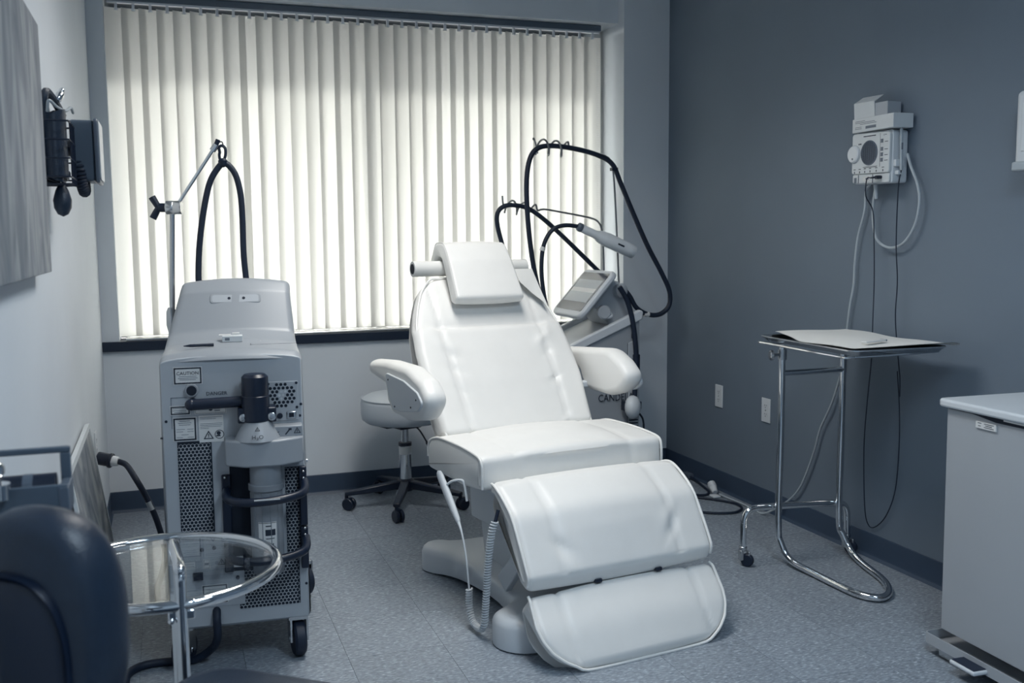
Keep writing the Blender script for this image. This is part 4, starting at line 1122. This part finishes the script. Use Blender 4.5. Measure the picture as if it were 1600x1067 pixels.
# local: -x into the room, y along the wall (towards window +)
D = .088
obj('case', MB().prism([tuple(p) for p in rpoly([(.108, .004, .012), (-.108, .0, .012), (-.108, .196, .014), (.108, .200, .014)], 5)], lambda y, z: (-.004, y, z), lambda y, z: (-D+.012, y, z)), 'white', dv, bevel=.006)
face = obj('face', MB().prism([tuple(p) for p in rpoly([(.106, .042, .012), (-.106, .038, .012), (-.106, .188, .014), (.106, .196, .014)], 5)], lambda y, z: (-D+.014, y, z), lambda y, z: (-D, y, z)), 'card', dv, bevel=.003)
obj('port_panel', MB().prism([tuple(p) for p in rpoly([(.104, .006, .010), (-.104, .002, .010), (-.104, .036, .006), (.104, .040, .006)], 5)], lambda y, z: (-D+.014, y, z), lambda y, z: (-D+.004, y, z)), 'card', dv, bevel=.003)
obj('display', MB().lathe([(.047, 0), (.047, .0022), (.044, .003), (.001, .003)], (-D, .005, .118), (-1, 0, 0), n=40), 'dialgrey', face)
ln = MB()
for k in range(15):
    y = -.038+.0055*k; h = math.sqrt(max(0, .043**2-y*y)); ln.box(-D-.0036, -D-.003, .005+y-.0008, .005+y+.0008, .118-h, .118+h)
obj('display_line', ln, 'ink', face, smooth=False)
obj('power_dial', MB().lathe([(.032, 0), (.032, .008), (.028, .012), (.001, .012)], (-D, .090, .118), (-1, 0, 0), n=32).lathe([(.0335, .0), (.0335, .001)], (-D, .090, .118), (-1, 0, 0), n=32), 'white', face)
obj('dial_mark', MB().lathe([(.004, 0), (.004, .001)], (-D-.012, .088, .100), (-1, 0, 0), n=10).cyl((-D-.0002, .090, .118), (-D-.0005, .090, .118), .0345, n=32), 'inkgrey', face, smooth=False)
btn = MB(); prt = MB()
for k, z in enumerate((.150, .120, .100, .080)): btn.box(-D-.002, -D, -.072, -.060, z, z+.014)
for k, z in enumerate((.152, .124, .103, .083)): prt.box(-D-.0006, -D, -.098, -.080, z, z+.0022)
for z in (.180, .176): prt.box(-D-.0006, -D, -.08, -.072, z, z+.001)
prt.box(-D-.0006, -D, -.090, -.082, .178, .180).box(-D-.0006, -D, -.0555, -.0545, .062, .186)
for y in (.090, .060, .030, .0, -.035, -.072): prt.box(-D-.0006, -D, y-.008, y+.004, .058, .0605).box(-D-.0006, -D, y-.004, y+.0, .044, .052)
prt.box(-D-.0006, -D, .052, .060, .152, .157).box(-D-.0006, -D, .062, .068, .152, .157)
prt.box(-D-.0006, -D, -.042, .040, .0655, .0668).box(-D-.0006, -D, -.038, .034, .0625, .0638).box(-D-.0006, -D, -.030, .040, .1795, .183)
obj('button', btn, 'inkgrey', face, smooth=False); obj('panel_print', prt, 'ink', face, smooth=False)
sk = MB().box(-D+.002, -D+.004, .000, .042, .013, .030)
obj('socket', sk, 'label', dv, bevel=.001)
obj('socket_slot', MB().box(-D+.001, -D+.002, .006, .024, .018, .025).box(-D+.001, -D+.004, -.050, -.030, .016, .030).box(-D+.001, -D+.004, .080, .092, .008, .028), 'inkgrey', dv, smooth=False)
obj('hook_slot', MB().box(-D+.0005, -D+.003, .066, .0675, .006, .038).box(-D+.0005, -D+.003, -.016, -.0145, .004, .036), 'inkgrey', dv, smooth=False)
jk = obj('jack_plug', MB().cyl((-D+.004, -.060, .023), (-D-.020, -.060, .023), .0065, n=12).cyl((-D-.016, -.060, .023), (-D-.018, -.030, .022), .005, .003, n=10), 'black', dv)
obj('thin_lead', MB().tube([(x-DX, y-DY, z-1.485) for x, y, z in [(2.8205, -1.875, 1.507), (2.8145, -1.86, 1.503), (2.8185, -1.852, 1.44), (2.871, -1.83, 1.383), (2.871, -1.842, 1.261), (2.871, -1.849, 1.114), (2.871, -1.848, 0.965), (2.871, -1.847, 0.815), (2.871, -1.829, 0.636), (2.871, -1.818, 0.455), (2.871, -1.832, 0.225), (2.914, -1.805, 0.135), (2.914, -1.847, 0.139), (2.914, -1.907, 0.202), (2.914, -1.953, 0.315), (2.914, -1.966, 0.481), (2.902, -1.975, 0.632), (2.902, -1.957, 0.777)]], .0022, 7), 'rubber', dv)
# pencil holder on the near side with its pencil and lead
hd_ = MB().box(-.070, -.030, -.122, -.108, .060, .085).box(-.062, -.040, -.126, -.108, .030, .045)
hold = obj('pencil_holder', hd_, 'white', dv, bevel=.002)
pc = obj('pencil', MB().cyl((-.050, -.128, .045), (-.055, -.128, .195), .0058, n=12).cyl((-.055, -.128, .195), (-.055, -.128, .235), .003, n=8).cyl((-.055, -.128, .235), (-.072, -.126, .262), .0016, n=6), 'cordgrey', dv)
obj('pencil_button', MB().box(-.057, -.050, -.135, -.132, .12, .145), 'inkgrey', pc, bevel=.001)
obj('pencil_lead', MB().tube([(x-DX, y-DY, z-1.485) for x, y, z in [(2.8765, -1.973, 1.53), (2.882, -1.955, 1.475), (2.882, -1.951, 1.356), (2.882, -1.953, 1.237), (2.882, -1.965, 1.118), (2.882, -1.96, 0.997), (2.891, -1.96, 0.9), (2.891, -1.984, 0.757), (2.891, -1.987, 0.684)]], .0023, 7), 'rubber', dv)
# grey mains cable looping out of the case and down the wall
obj('return_cord', MB().tube([(x-DX, y-DY, z-1.485) for x, y, z in [(2.8815, -1.83, 1.49), (2.896, -1.799, 1.384), (2.896, -1.814, 1.298), (2.896, -1.845, 1.261), (2.896, -1.899, 1.244), (2.896, -1.955, 1.252), (2.896, -2.001, 1.285), (2.896, -2.038, 1.343), (2.896, -2.051, 1.419), (2.896, -2.035, 1.482), (2.896, -2.003, 1.537), (2.896, -1.98, 1.59)]], .0052, 9), 'cordgrey', dv)
obj('cord_grip', MB().cyl((-.045, .016, .0), (-.042, .014, -.055), .009, .006, n=12), 'cordgrey', dv)
obj('mains_cord', MB().tube([(x-DX, y-DY, z-1.485) for x, y, z in [(2.8815, -1.8, 1.49), (2.906, -1.742, 1.461), (2.906, -1.738, 1.386), (2.906, -1.703, 1.285), (2.906, -1.688, 1.183), (2.906, -1.684, 1.093), (2.906, -1.664, 1.002), (2.906, -1.645, 0.869), (2.906, -1.622, 0.735), (2.906, -1.565, 0.592), (2.906, -1.492, 0.47), (2.906, -1.46, 0.38), (2.906, -1.41, 0.271), (2.906, -1.348, 0.17), (2.906, -1.255, 0.088), (2.87, -1.14, 0.01), (2.872, -1.05, 0.006), (2.875, -0.95, 0.006), (2.868, -0.85, 0.006), (2.853, -0.77, 0.012)]], .0048, 9), 'cordgrey', dv)
obj('mains_plug', MB().cyl((2.850-DX, -.735-DY, .012-1.485), (2.850-DX+.008, -.700-DY, .030-1.485), .014, .020, n=16).cyl((2.850-DX+.008, -.700-DY, .030-1.485), (2.850-DX+.012, -.675-DY, .046-1.485), .022, .020, n=16).box(2.850-.045-DX, 2.850-.005-DX, -.80-DY, -.755-DY, .002-1.485, .012-1.485), 'white', dv, bevel=.003)

b1 = thing('glove_box', 'long white carton laid flat on top of the cautery unit', 'box', (DX-.052, DY-.012, 1.685), math.radians(-3))
obj('carton', MB().box(-.042, .045, -.128, .118, 0, .052), 'card', b1, bevel=.0015)
pr_ = MB()
for k, (y0, y1, z) in enumerate(((.04, .10, .040), (-.02, .10, .034), (-.03, .07, .028), (.06, .10, .018), (.06, .10, .012))): pr_.box(-.0425, -.042, y0, y1, z, z+.002)
pr_.box(-.0426, -.042, -.028, .035, .010, .020)
obj('print', pr_, 'inkgrey', b1, smooth=False)
b2 = thing('needle_box', 'small white carton with open flap on top of long carton', 'box', (DX-.052, DY+.012, 1.7375), math.radians(4))
obj('carton', MB().box(-.030, .036, -.085, .085, 0, .050), 'panel', b2, bevel=.001)
obj('flap', MB().prism([(-.030, -.006), (-.034, .058), (-.020, .066), (.010, .084), (.011, .082), (-.018, .064), (-.031, .056), (-.029, -.004)], lambda x, z: (x-.0012, -.022, z), lambda x, z: (x-.0012, .086, z)), 'card', b2, smooth=False)

# wall outlets on the dark wall
def outlet(label, loc, rz, cut=False):
    o = thing('wall_outlet', label, 'outlet', loc, rz, 'duplex wall outlets')
    obj('plate', MB().box(-.035, .035, -.0055, 0, -.057, .057), 'white', o, bevel=.0025)
    for s in (-1, 1):
        rc = obj('receptacle', MB().prism([tuple(p) for p in rpoly([(-.017, s*.0205-.013, .006), (.017, s*.0205-.013, .006), (.017, s*.0205+.013, .006), (-.017, s*.0205+.013, .006)], 4)], lambda x, z: (x, -.0055, z), lambda x, z: (x, -.0066, z)), 'white', o, smooth=False)
        obj('slot', MB().box(-.0075, -.0055, -.0070, -.0066, s*.0205-.001, s*.0205+.007).box(.0055, .0075, -.0070, -.0066, s*.0205-.001, s*.0205+.007)
            .cyl((0, -.0066, s*.0205-.007), (0, -.0070, s*.0205-.007), .0024, n=8), 'ink', rc, smooth=False)
    obj('screw', MB().lathe([(.003, 0), (.003, .0008)], (0, -.0055, 0), (0, -1, 0), n=10), 'steel', o)
    return o
outlet('white duplex outlet on slate wall, the one nearer the corner', (W, -.638, .483), -PI/2)
outlet('white duplex outlet on slate wall, the one nearer the tray stand', (W, -1.058, .478), -PI/2)
outlet('white duplex outlet on pale wall with a black plug in it', (0, -.80, .488), PI/2)

# ------------------------------------------------------------------ step-on bin at the dark wall
bn = thing('step_on_bin', 'large white enamel step-on bin with lid ajar and black pedal', 'bin', (2.495, -2.645, 0), math.radians(-2.2))
# local x into the wall, -y towards the camera
BW, BD = .40, .62
def rect(x0, x1, y0, y1, r, k=5): return [tuple(p) for p in rpoly([(x0, y0, r), (x1, y0, r), (x1, y1, r), (x0, y1, r)], k)]
obj('body', MB().prism(rect(.004, BW-.004, -BD+.004, -.004, .006), lambda x, y: (x+.006, y, .085), lambda x, y: (x, y, .773)), 'binpaint', bn, bevel=.002)
sk = MB()
o = rect(-.022, BW+.008, -BD-.02, .030, .018, 6); i_ = rect(-.019, BW+.005, -BD-.017, .027, .016, 6); n = len(o)
vs = [(x, y, .035) for x, y in o]+[(x, y, .068) for x, y in o]+[(x, y, .068) for x, y in i_]+[(x, y, .037) for x, y in i_]
fs = [(j*n+i, j*n+(i+1) % n, (j+1)*n+(i+1) % n, (j+1)*n+i) for j in range(3) for i in range(n)]+[tuple(range(n))[::-1], tuple(range(3*n, 4*n))]
obj('skirt', MB().add(vs, fs), 'binpaint', bn, smooth=False)
obj('foot', MB().box(.0, .045, -.075, -.010, 0, .036), 'steel', bn, bevel=.003)
for x, y in ((.345, -.06), (.0, -BD+.06), (.345, -BD+.06)): obj('foot', MB().box(x, x+.045, y-.02, y+.045, 0, .036), 'steel', bn, bevel=.003)
pd = obj('pedal', MB().box(-.070, .0, -.235, -.135, .038, .052), 'lidplastic', bn, bevel=.006, seg=3)
obj('tread', MB().box(-.066, -.018, -.230, -.140, .052, .054), 'rubber', pd, bevel=.001)
obj('gasket', MB().box(.006, BW-.01, -BD+.01, -.01, .773, .778), 'black', bn, smooth=False)
ld = MB().prism(rect(-.014, BW+.01, -BD-.014, .018, .022, 6), lambda x, y: (x, y, .778 + max(0, -y-.1)*.006), lambda x, y: (x, y, .803 + max(0, -y-.1)*.006))
obj('lid', ld, 'lidplastic', bn, bevel=.007, seg=3)
gp = MB().prism([(-.16, .7735), (-.30, .7725), (-.30, .7795), (-.16, .7785)], lambda y, z: (-.0025, y, z), lambda y, z: (.01, y, z)).prism([(-.10, .7765), (-.205, .764), (-.60, .768), (-.60, .780), (-.10, .7785)], lambda y, z: (-.0012, y, z), lambda y, z: (.02, y, z))
obj('lid_gap', gp, 'hole', bn, smooth=False)
obj('bag_edge', MB().box(-.004, .004, -.34, -.235, .7735, .778), 'paperT', bn, smooth=False)
lb = obj('label', MB().box(-.0010, .004, -.205, -.128, .738, .757), 'label', bn, smooth=False)
pm = MB()
for y0, y1, z in ((-.197, -.160, .752), (-.190, -.165, .747), (-.197, -.160, .742), (-.150, -.136, .752), (-.148, -.138, .744)): pm.box(-.0014, -.001, y0, y1, z, z+.0018)
obj('fine_print', pm, 'ink', lb, smooth=False)

# dispenser at the right edge of the view
gd2 = thing('glove_dispenser', 'white dispenser box on slate wall high above step-on bin', 'dispenser', (W, -2.662, 1.49))
obj('case', MB().box(-.085, 0, -.14, .14, .012, .25), 'lidplastic', gd2, bevel=.018, seg=4)
obj('lower_tray', MB().box(-.090, 0, -.143, .143, .0, .030), 'cordgrey', gd2, bevel=.006)
obj('front_panel', MB().box(-.088, -.083, -.11, .11, .06, .21), 'white', gd2, bevel=.004)

# ------------------------------------------------------------------ pale left wall
pc_ = thing('canvas_painting', 'large unframed canvas of streaky grey-blue brushwork on pale wall', 'painting', (.0, -2.41, 1.225))
def cv(y0, y1, z0, z1, x0, x1): return MB().box(x0, x1, y0, y1, z0, z1)
obj('canvas', cv(-.90, 0, 0, .573, .030, .036), 'painting', pc_, bevel=.002)
obj('stretcher', MB().box(.001, .030, -.90, 0, 0, .03).box(.001, .030, -.90, 0, .543, .573).box(.001, .030, -.03, 0, .03, .543).box(.001, .030, -.90, -.87, .03, .543), 'painting', pc_, smooth=False)

lp_ = thing('leaning_print', 'mottled pale print board leaning on left wall by the floor', 'print', (.010, -1.36, .668))
lean = math.atan2(.095, .668)
def lz(x, y, t):   # t metres down the board, x outwards
    return (x*math.cos(lean)+t*math.sin(lean), y, x*math.sin(lean)-t*math.cos(lean))
def lbx(x0, x1, y0, y1, t0, t1):
    vs = [lz(x, y, t) for t in (t0, t1) for y in (y0, y1) for x in (x0, x1)]
    return MB().add(vs, [(0, 1, 3, 2), (4, 6, 7, 5), (0, 4, 5, 1), (2, 3, 7, 6), (0, 2, 6, 4), (1, 5, 7, 3)])
obj('board', lbx(.0, .010, -.72, 0, .0, .670), 'card', lp_, smooth=False)
obj('image', lbx(.010, .0108, -.70, -.018, .02, .65), 'poster', lp_, smooth=False)
obj('frame_edge', MB().add(*(lambda q: (q.v, q.f))(lbx(.0, .014, -.012, .004, .0, .670))).add(*(lambda q: (q.v, q.f))(lbx(.0, .014, -.72, .004, -.004, .010))), 'card', lp_, smooth=False)

# blood pressure set
bp = thing('blood_pressure_gauge', 'dark wall blood pressure gauge with cuff basket, coiled hose and bulb on pale wall', 'gauge', (0, -2.10, 1.40))
def wbp(name, mb, material, parent=bp, **k):
    mb.v = [(x, y+2.10, z-1.40) for x, y, z in mb.v]
    return obj(name, mb, material, parent, **k)
gs_ = rect(-2.13, -1.975, 1.455, 1.615, .014)
wbp('gauge_case', MB().prism(gs_, lambda y, z: (.070, y, z), lambda y, z: (.128, y, z)), 'caddy', bevel=.006)
wbp('gauge_bezel', MB().prism(rect(-2.138, -1.967, 1.450, 1.620, .016), lambda y, z: (.128, y, z), lambda y, z: (.139, y, z)), 'dialgrey', bevel=.003)
wbp('gauge_glass', MB().prism(rect(-2.130, -1.975, 1.458, 1.612, .014), lambda y, z: (.139, y, z), lambda y, z: (.1425, y, z)), 'label', bevel=.001)
wbp('gauge_arm', MB().cyl((.0, -2.05, 1.545), (.075, -2.05, 1.545), .022, n=18).box(0, .012, -2.10, -2.0, 1.47, 1.62), 'black', bevel=.003)
wr = MB()
for z, r in ((1.59, .0), (1.545, .0), (1.50, .0), (1.455, .0)):
    wr.tube([(.004, -2.14, z), (.075, -2.14, z), (.082, -2.16, z), (.082, -2.30, z), (.075, -2.32, z), (.004, -2.32, z)], .0022, 6, smooth=3)
for y in (-2.16, -2.20, -2.24, -2.28): wr.tube([(.082, y, 1.595), (.082, y, 1.455), (.075, y, 1.440), (.01, y, 1.440)], .0018, 6, smooth=3)
wbp('basket', wr, 'black', kind='stuff')
# folded cuff: a rolled strap in the basket
pts = []
for k in range(60):
    t = k/59; a = 2*PI*2.6*t; r = .012+.021*t
    pts.append((.041+r*math.cos(a)*.95, -2.23+r*math.sin(a)*1.8))
cf = MB(); L0 = len(pts)
vs = []
for k, (x, y) in enumerate(pts):
    q = pts[min(k+1, L0-1)]; p = pts[max(k-1, 0)]; t = Vector((q[0]-p[0], q[1]-p[1])).normalized(); nx_, ny_ = -t.y*.003, t.x*.003
    zt = 1.615+.012*math.sin(k*.31); zb_ = 1.452+.008*math.sin(k*.2)
    vs += [(x-nx_, y-ny_, zb_), (x+nx_, y+ny_, zb_), (x+nx_, y+ny_, zt), (x-nx_, y-ny_, zt)]
fs = []
for k in range(L0-1):
    a, b2_ = 4*k, 4*k+4
    fs += [(a, a+1, b2_+1, b2_), (a+1, a+2, b2_+2, b2_+1), (a+2, a+3, b2_+3, b2_+2), (a+3, a, b2_, b2_+3)]
fs += [(0, 3, 2, 1), (4*L0-4, 4*L0-3, 4*L0-2, 4*L0-1)]
wbp('cuff', cf.add(vs, fs), 'leather', angle=50)
wbp('cuff_strap', MB().tube([(.030, -2.27, 1.60), (.028, -2.285, 1.645), (.035, -2.275, 1.664), (.050, -2.23, 1.640), (.060, -2.19, 1.615)], .010, 8), 'leather')
wbp('valve', MB().lathe([(.007, -.014), (.010, -.010), (.010, .008), (.006, .014)], (.058, -2.235, 1.658), (.4, .5, .8), n=14).ball((.064, -2.22, 1.675), .007), 'chrome')
wbp('white_tube', MB().tube([(.034, -2.285, 1.615), (.040, -2.30, 1.640), (.055, -2.27, 1.628), (.070, -2.22, 1.625), (.078, -2.16, 1.640), (.080, -2.12, 1.632)], .0038, 8), 'cordgrey')
wbp('bulb', MB().lathe([(.005, .052), (.008, .040), (.016, .024), (.0225, 0), (.021, -.020), (.013, -.036), (.001, -.042)], (.050, -2.20, 1.402), n=22), 'leather')
wbp('bulb_valve', MB().cyl((.050, -2.20, 1.445), (.050, -2.20, 1.475), .0075, n=14).lathe([(.008, -.004), (.008, .004)], (.066, -2.19, 1.468), (1, -.2, 0), n=14), 'steel')
cp = curve([(.085, -2.08, 1.60), (.088, -2.11, 1.52), (.092, -2.13, 1.46), (.096, -2.12, 1.432), (.097, -2.09, 1.430), (.096, -2.07, 1.45), (.092, -2.05, 1.50)], 40)
co = []; TN = 34; NP = TN*10; LP = len(cp)-1
for k in range(NP+1):
    t = k/NP*LP; i = min(int(t), LP-1); p = cp[i].lerp(cp[i+1], t-i); tg = (cp[i+1]-cp[i]).normalized()
    a2 = Vector((1, 0, 0)); a2 = (a2-tg*a2.dot(tg)).normalized(); b2_ = tg.cross(a2); ph = 2*PI*k/10
    co.append(p+(a2*math.cos(ph)+b2_*math.sin(ph))*.0115)
wbp('coiled_hose', MB().tube(co, .0042, 6, smooth=0), 'rubber')

# laser mains plug and cable at the left wall
pg = thing('mains_cable', 'thick black mains cable plugged into outlet on pale wall', 'cable', (0, -.80, .43))
def wpg(name, mb, material, parent=pg, **k):
    mb.v = [(x, y+.80, z-.43) for x, y, z in mb.v]
    return obj(name, mb, material, parent, **k)
wpg('plug', MB().cyl((.008, -.815, .440), (.055, -.83, .430), .026, n=22).cyl((.05, -.83, .431), (.062, -.834, .428), .030, n=22), 'black', bevel=.003)
wpg('plug_collar', MB().cyl((.060, -.833, .4285), (.085, -.841, .425), .022, .018, n=18), 'white', bevel=.002)
MC = [(0.092, -0.950, 0.448), (0.115, -0.950, 0.428), (0.149, -0.950, 0.375), (0.183, -0.950, 0.303), (0.211, -0.950, 0.228), (0.229, -0.950, 0.162), (0.241, -0.950, 0.098)]
MC = [(.085, -.841, .425), (.115, -.866, .413)]+MC[2:]+[(.243, -1.02, .06), (.225, -1.10, .016), (.215, -1.2, .0125), (.220, -1.34, .0125), (.240, -1.42, .03)]
wpg('cable', MB().tube(MC, .0115, 12), 'rubber')
p0_, p1_ = Vector(MC[3]), Vector(MC[4])
q0 = p0_.lerp(p1_, .3); q1 = p0_.lerp(p1_, .75)
wpg('cable_tag', MB().cyl(q0, q1, .0121, n=12, caps=False), 'cordgrey')

# black flex lying by the dark wall
fx_ = thing('flex', 'black power flex looped on floor by the dark skirting', 'cable', (2.80, -.75, 0))
def wfx(name, mb, material, parent=fx_, **k):
    mb.v = [(x-2.80, y+.75, z) for x, y, z in mb.v]
    return obj(name, mb, material, parent, **k)
wfx('flex_cord', MB().tube([(2.55, -.60, .007), (2.62, -.56, .007), (2.64, -.66, .007), (2.66, -.72, .008), (2.70, -.735, .014), (2.79, -.74, .007), (2.84, -.69, .007), (2.865, -.60, .007), (2.885, -.50, .010), (2.888, -.42, .018)], .006, 8)
    .tube([(2.70, -.735, .007), (2.76, -.80, .007), (2.82, -.88, .007), (2.845, -.95, .007), (2.825, -1.02, .007), (2.76, -1.065, .007), (2.68, -1.05, .007), (2.60, -1.00, .007), (2.50, -.95, .007)], .006, 8), 'rubber')
wfx('flex_plug', MB().box(2.872, 2.905, -.425, -.355, .006, .034), 'dialgrey', bevel=.004)

# ------------------------------------------------------------------ round glass side table
TB = Vector((.262, -2.70, 0))
gt = thing('side_table', 'round glass side table with chrome tube rim and twin posts', 'table', TB)
TZ, TR = .560, .246
ring = [(TR*math.cos(2*PI*i/36), TR*math.sin(2*PI*i/36), TZ) for i in range(36)]
obj('rim', MB().tube(ring, .0128, 14, closed=True, smooth=3), 'chrome', gt)
obj('glass_top', MB().lathe([(TR-.012, TZ-.004), (TR-.010, TZ-.002), (TR-.010, TZ+.003), (TR-.012, TZ+.005)], n=64), 'tableglass', gt, smooth=False)
PA, PB = Vector((.292, -2.945, 0))-TB, Vector((.282, -2.865, 0))-TB
obj('post', MB().cyl((PA.x, PA.y, .012), (PA.x, PA.y, .625), .0125, n=18), 'chrome', gt)
obj('post', MB().cyl((PB.x, PB.y, .012), (PB.x, PB.y, .560), .0105, n=18), 'chrome', gt)
obj('handle', MB().tube([(PA.x, PA.y, .600), (PA.x, PA.y, .622), (PA.x-.001, PA.y+.02, .636), (PB.x, PB.y+.075, .640), (PB.x, PB.y+.10, .628), (PB.x, PB.y+.10, .590)], .0125, 14, smooth=5).ball((PA.x, PA.y, .633), .013).ball((PB.x, PB.y+.085, .639), .013), 'chrome', gt)
obj('clamp', MB().box(PA.x-.026, PA.x+.026, PA.y-.005, PA.y+.03, TZ-.030, TZ-.010).ball((PA.x-.022, PA.y, TZ-.004), .007, n=10).ball((PA.x+.024, PA.y, TZ+.004), .007, n=10).ball((PA.x-.02, PA.y-.004, TZ-.03), .007, n=10), 'chrome', gt, bevel=.003)
obj('base_ring', MB().tube([(TR*math.cos(PI*2*i/36), TR*math.sin(PI*2*i/36), .0128) for i in range(3, 31)], .0128, 12, smooth=3), 'chrome', gt)
obj('stud', MB().ball((.02, .08, TZ-.008), .008, n=10).cyl((.02, .08, TZ-.02), (.02, .08, TZ-.003), .006), 'rubber', gt)

# ------------------------------------------------------------------ dark office chair in the foreground
ac = thing('office_chair', 'dark leather office chair with small rounded backrest, close by in front of glass table', 'chair', (.358, -3.30, 0), math.radians(-38.5))
def disc_pad(y0, y1, xc, zc, rx, rz, bulge, nv=48, ex=2.6, curve_=.0):
    """upright cushion: rounded outline in x-z, thickness along y (y1 is the sitter's side)"""
    mb = MB(); rows = []
    def sup(a):
        c_, s_ = math.cos(a), math.sin(a); k = (abs(c_)**ex+abs(s_)**ex)**(-1/ex); return c_*k, s_*k
    for r, y in [(.001, y1+bulge), (.35, y1+bulge*.85), (.65, y1+bulge*.5), (.85, y1), (.94, y1-.012), (.985, y1-.026), (1., (y0+y1)/2), (.985, y0+.022), (.93, y0+.006), (.84, y0), (.001, y0-.006)]:
        rows.append([(xc+rx*r*sup(2*PI*i/nv)[0], y+curve_*(r*sup(2*PI*i/nv)[0])**2, zc+rz*r*sup(2*PI*i/nv)[1]) for i in range(nv)])
    vs = [p for row in rows for p in row]
    return mb.add(vs, [(j*nv+i, j*nv+(i+1) % nv, (j+1)*nv+(i+1) % nv, (j+1)*nv+i) for j in range(len(rows)-1) for i in range(nv)])
obj('backrest', disc_pad(-.428, -.343, .0, .792, .108, .160, .010, curve_=.015), 'leather', ac, angle=70)
obj('back_shell', disc_pad(-.446, -.418, -.008, .742, .085, .135, .0, curve_=.015), 'black', ac, angle=70)
obj('back_post', MB().tube([(0, -.440, .70), (0, -.445, .55), (0, -.41, .43), (0, -.30, .395), (0, -.05, .39)], .016, 10), 'black', ac)
se = MB()
o = [tuple(p) for p in rpoly([(-.225, -.225, .10), (.315, -.225, .10), (.315, .245, .10), (-.225, .245, .10)], 8)]
n = len(o); cx = sum(p[0] for p in o)/n; cy = sum(p[1] for p in o)/n
rows = []
for sc2, z in ((.90, .33), (.98, .335), (1.0, .36), (1.0, .41), (.985, .432), (.95, .447), (.85, .456), (.5, .462), (.01, .463)):
    rows.append([(cx+(x-cx)*sc2, cy+(y-cy)*sc2, z) for x, y in o])
vs = [p for r_ in rows for p in r_]
se.add(vs, [(j*n+i, j*n+(i+1) % n, (j+1)*n+(i+1) % n, (j+1)*n+i) for j in range(len(rows)-1) for i in range(n)]+[tuple(range(n))[::-1]])
obj('seat', se, 'leather', ac, angle=60)
obj('column', MB().cyl((0, 0, .09), (0, 0, .34), .028, n=18), 'chrome', ac)
for k in range(5):
    a = 2*PI*k/5
    lg_ = obj('leg', MB().tube([(0, 0, .095), (.10*math.cos(a), .10*math.sin(a), .092), (.25*math.cos(a), .25*math.sin(a), .066)], .017, 8, taper=lambda t: 1.2-.4*t), 'black', ac)
    obj('caster', MB().lathe([(.010, -.016), (.023, -.016), (.026, -.010), (.026, .010), (.023, .016), (.010, .016)], (.25*math.cos(a), .25*math.sin(a), .026), (-math.sin(a), math.cos(a), 0), n=18).cyl((.25*math.cos(a), .25*math.sin(a), .03), (.25*math.cos(a), .25*math.sin(a), .066), .006), 'black', lg_)

# wall rack beyond the chair back
wc = thing('wall_rack', 'blue-grey wall rack holding a dark tube, with chrome knob, behind office chair', 'rack', (0, -3.30, .86))
obj('front_panel', MB().box(.002, .1285, -.008, .0, .0, .052), 'caddy', wc, bevel=.002)
obj('end_cap', MB().box(.1285-.014, .1285+.001, -.0095, .075, .0, .052-.004), 'dialgrey', wc, bevel=.002)
obj('shelf', MB().box(.002, .1285, -.008, .075, .0, .006), 'caddy', wc, bevel=.001)
obj('frame', MB().box(.002, .1285, .060, .072, .100-.010, .100).box(.1285-.016, .1285, .060, .072, .006, .100-.010).box(.002, .012, .060, .072, .006, .100-.010), 'caddy', wc, bevel=.002)
obj('tube', MB().cyl((.022, .030, .052-.012), (.1285-.020, .030, .052-.012), .024, n=24), 'black', wc)
obj('tube_sleeve', MB().cyl((.060, .030, .052-.012), (.075, .030, .052-.012), .0248, n=24), 'dialgrey', wc)
obj('knob', MB().ball((.028, -.02, .052+.034), .014).cyl((.028, -.02, .052-.01), (.028, -.02, .052+.03), .008).lathe([(.02, .052-.012), (.02, .052+.012)], (.028, -.02, 0), n=20), 'chrome', wc)
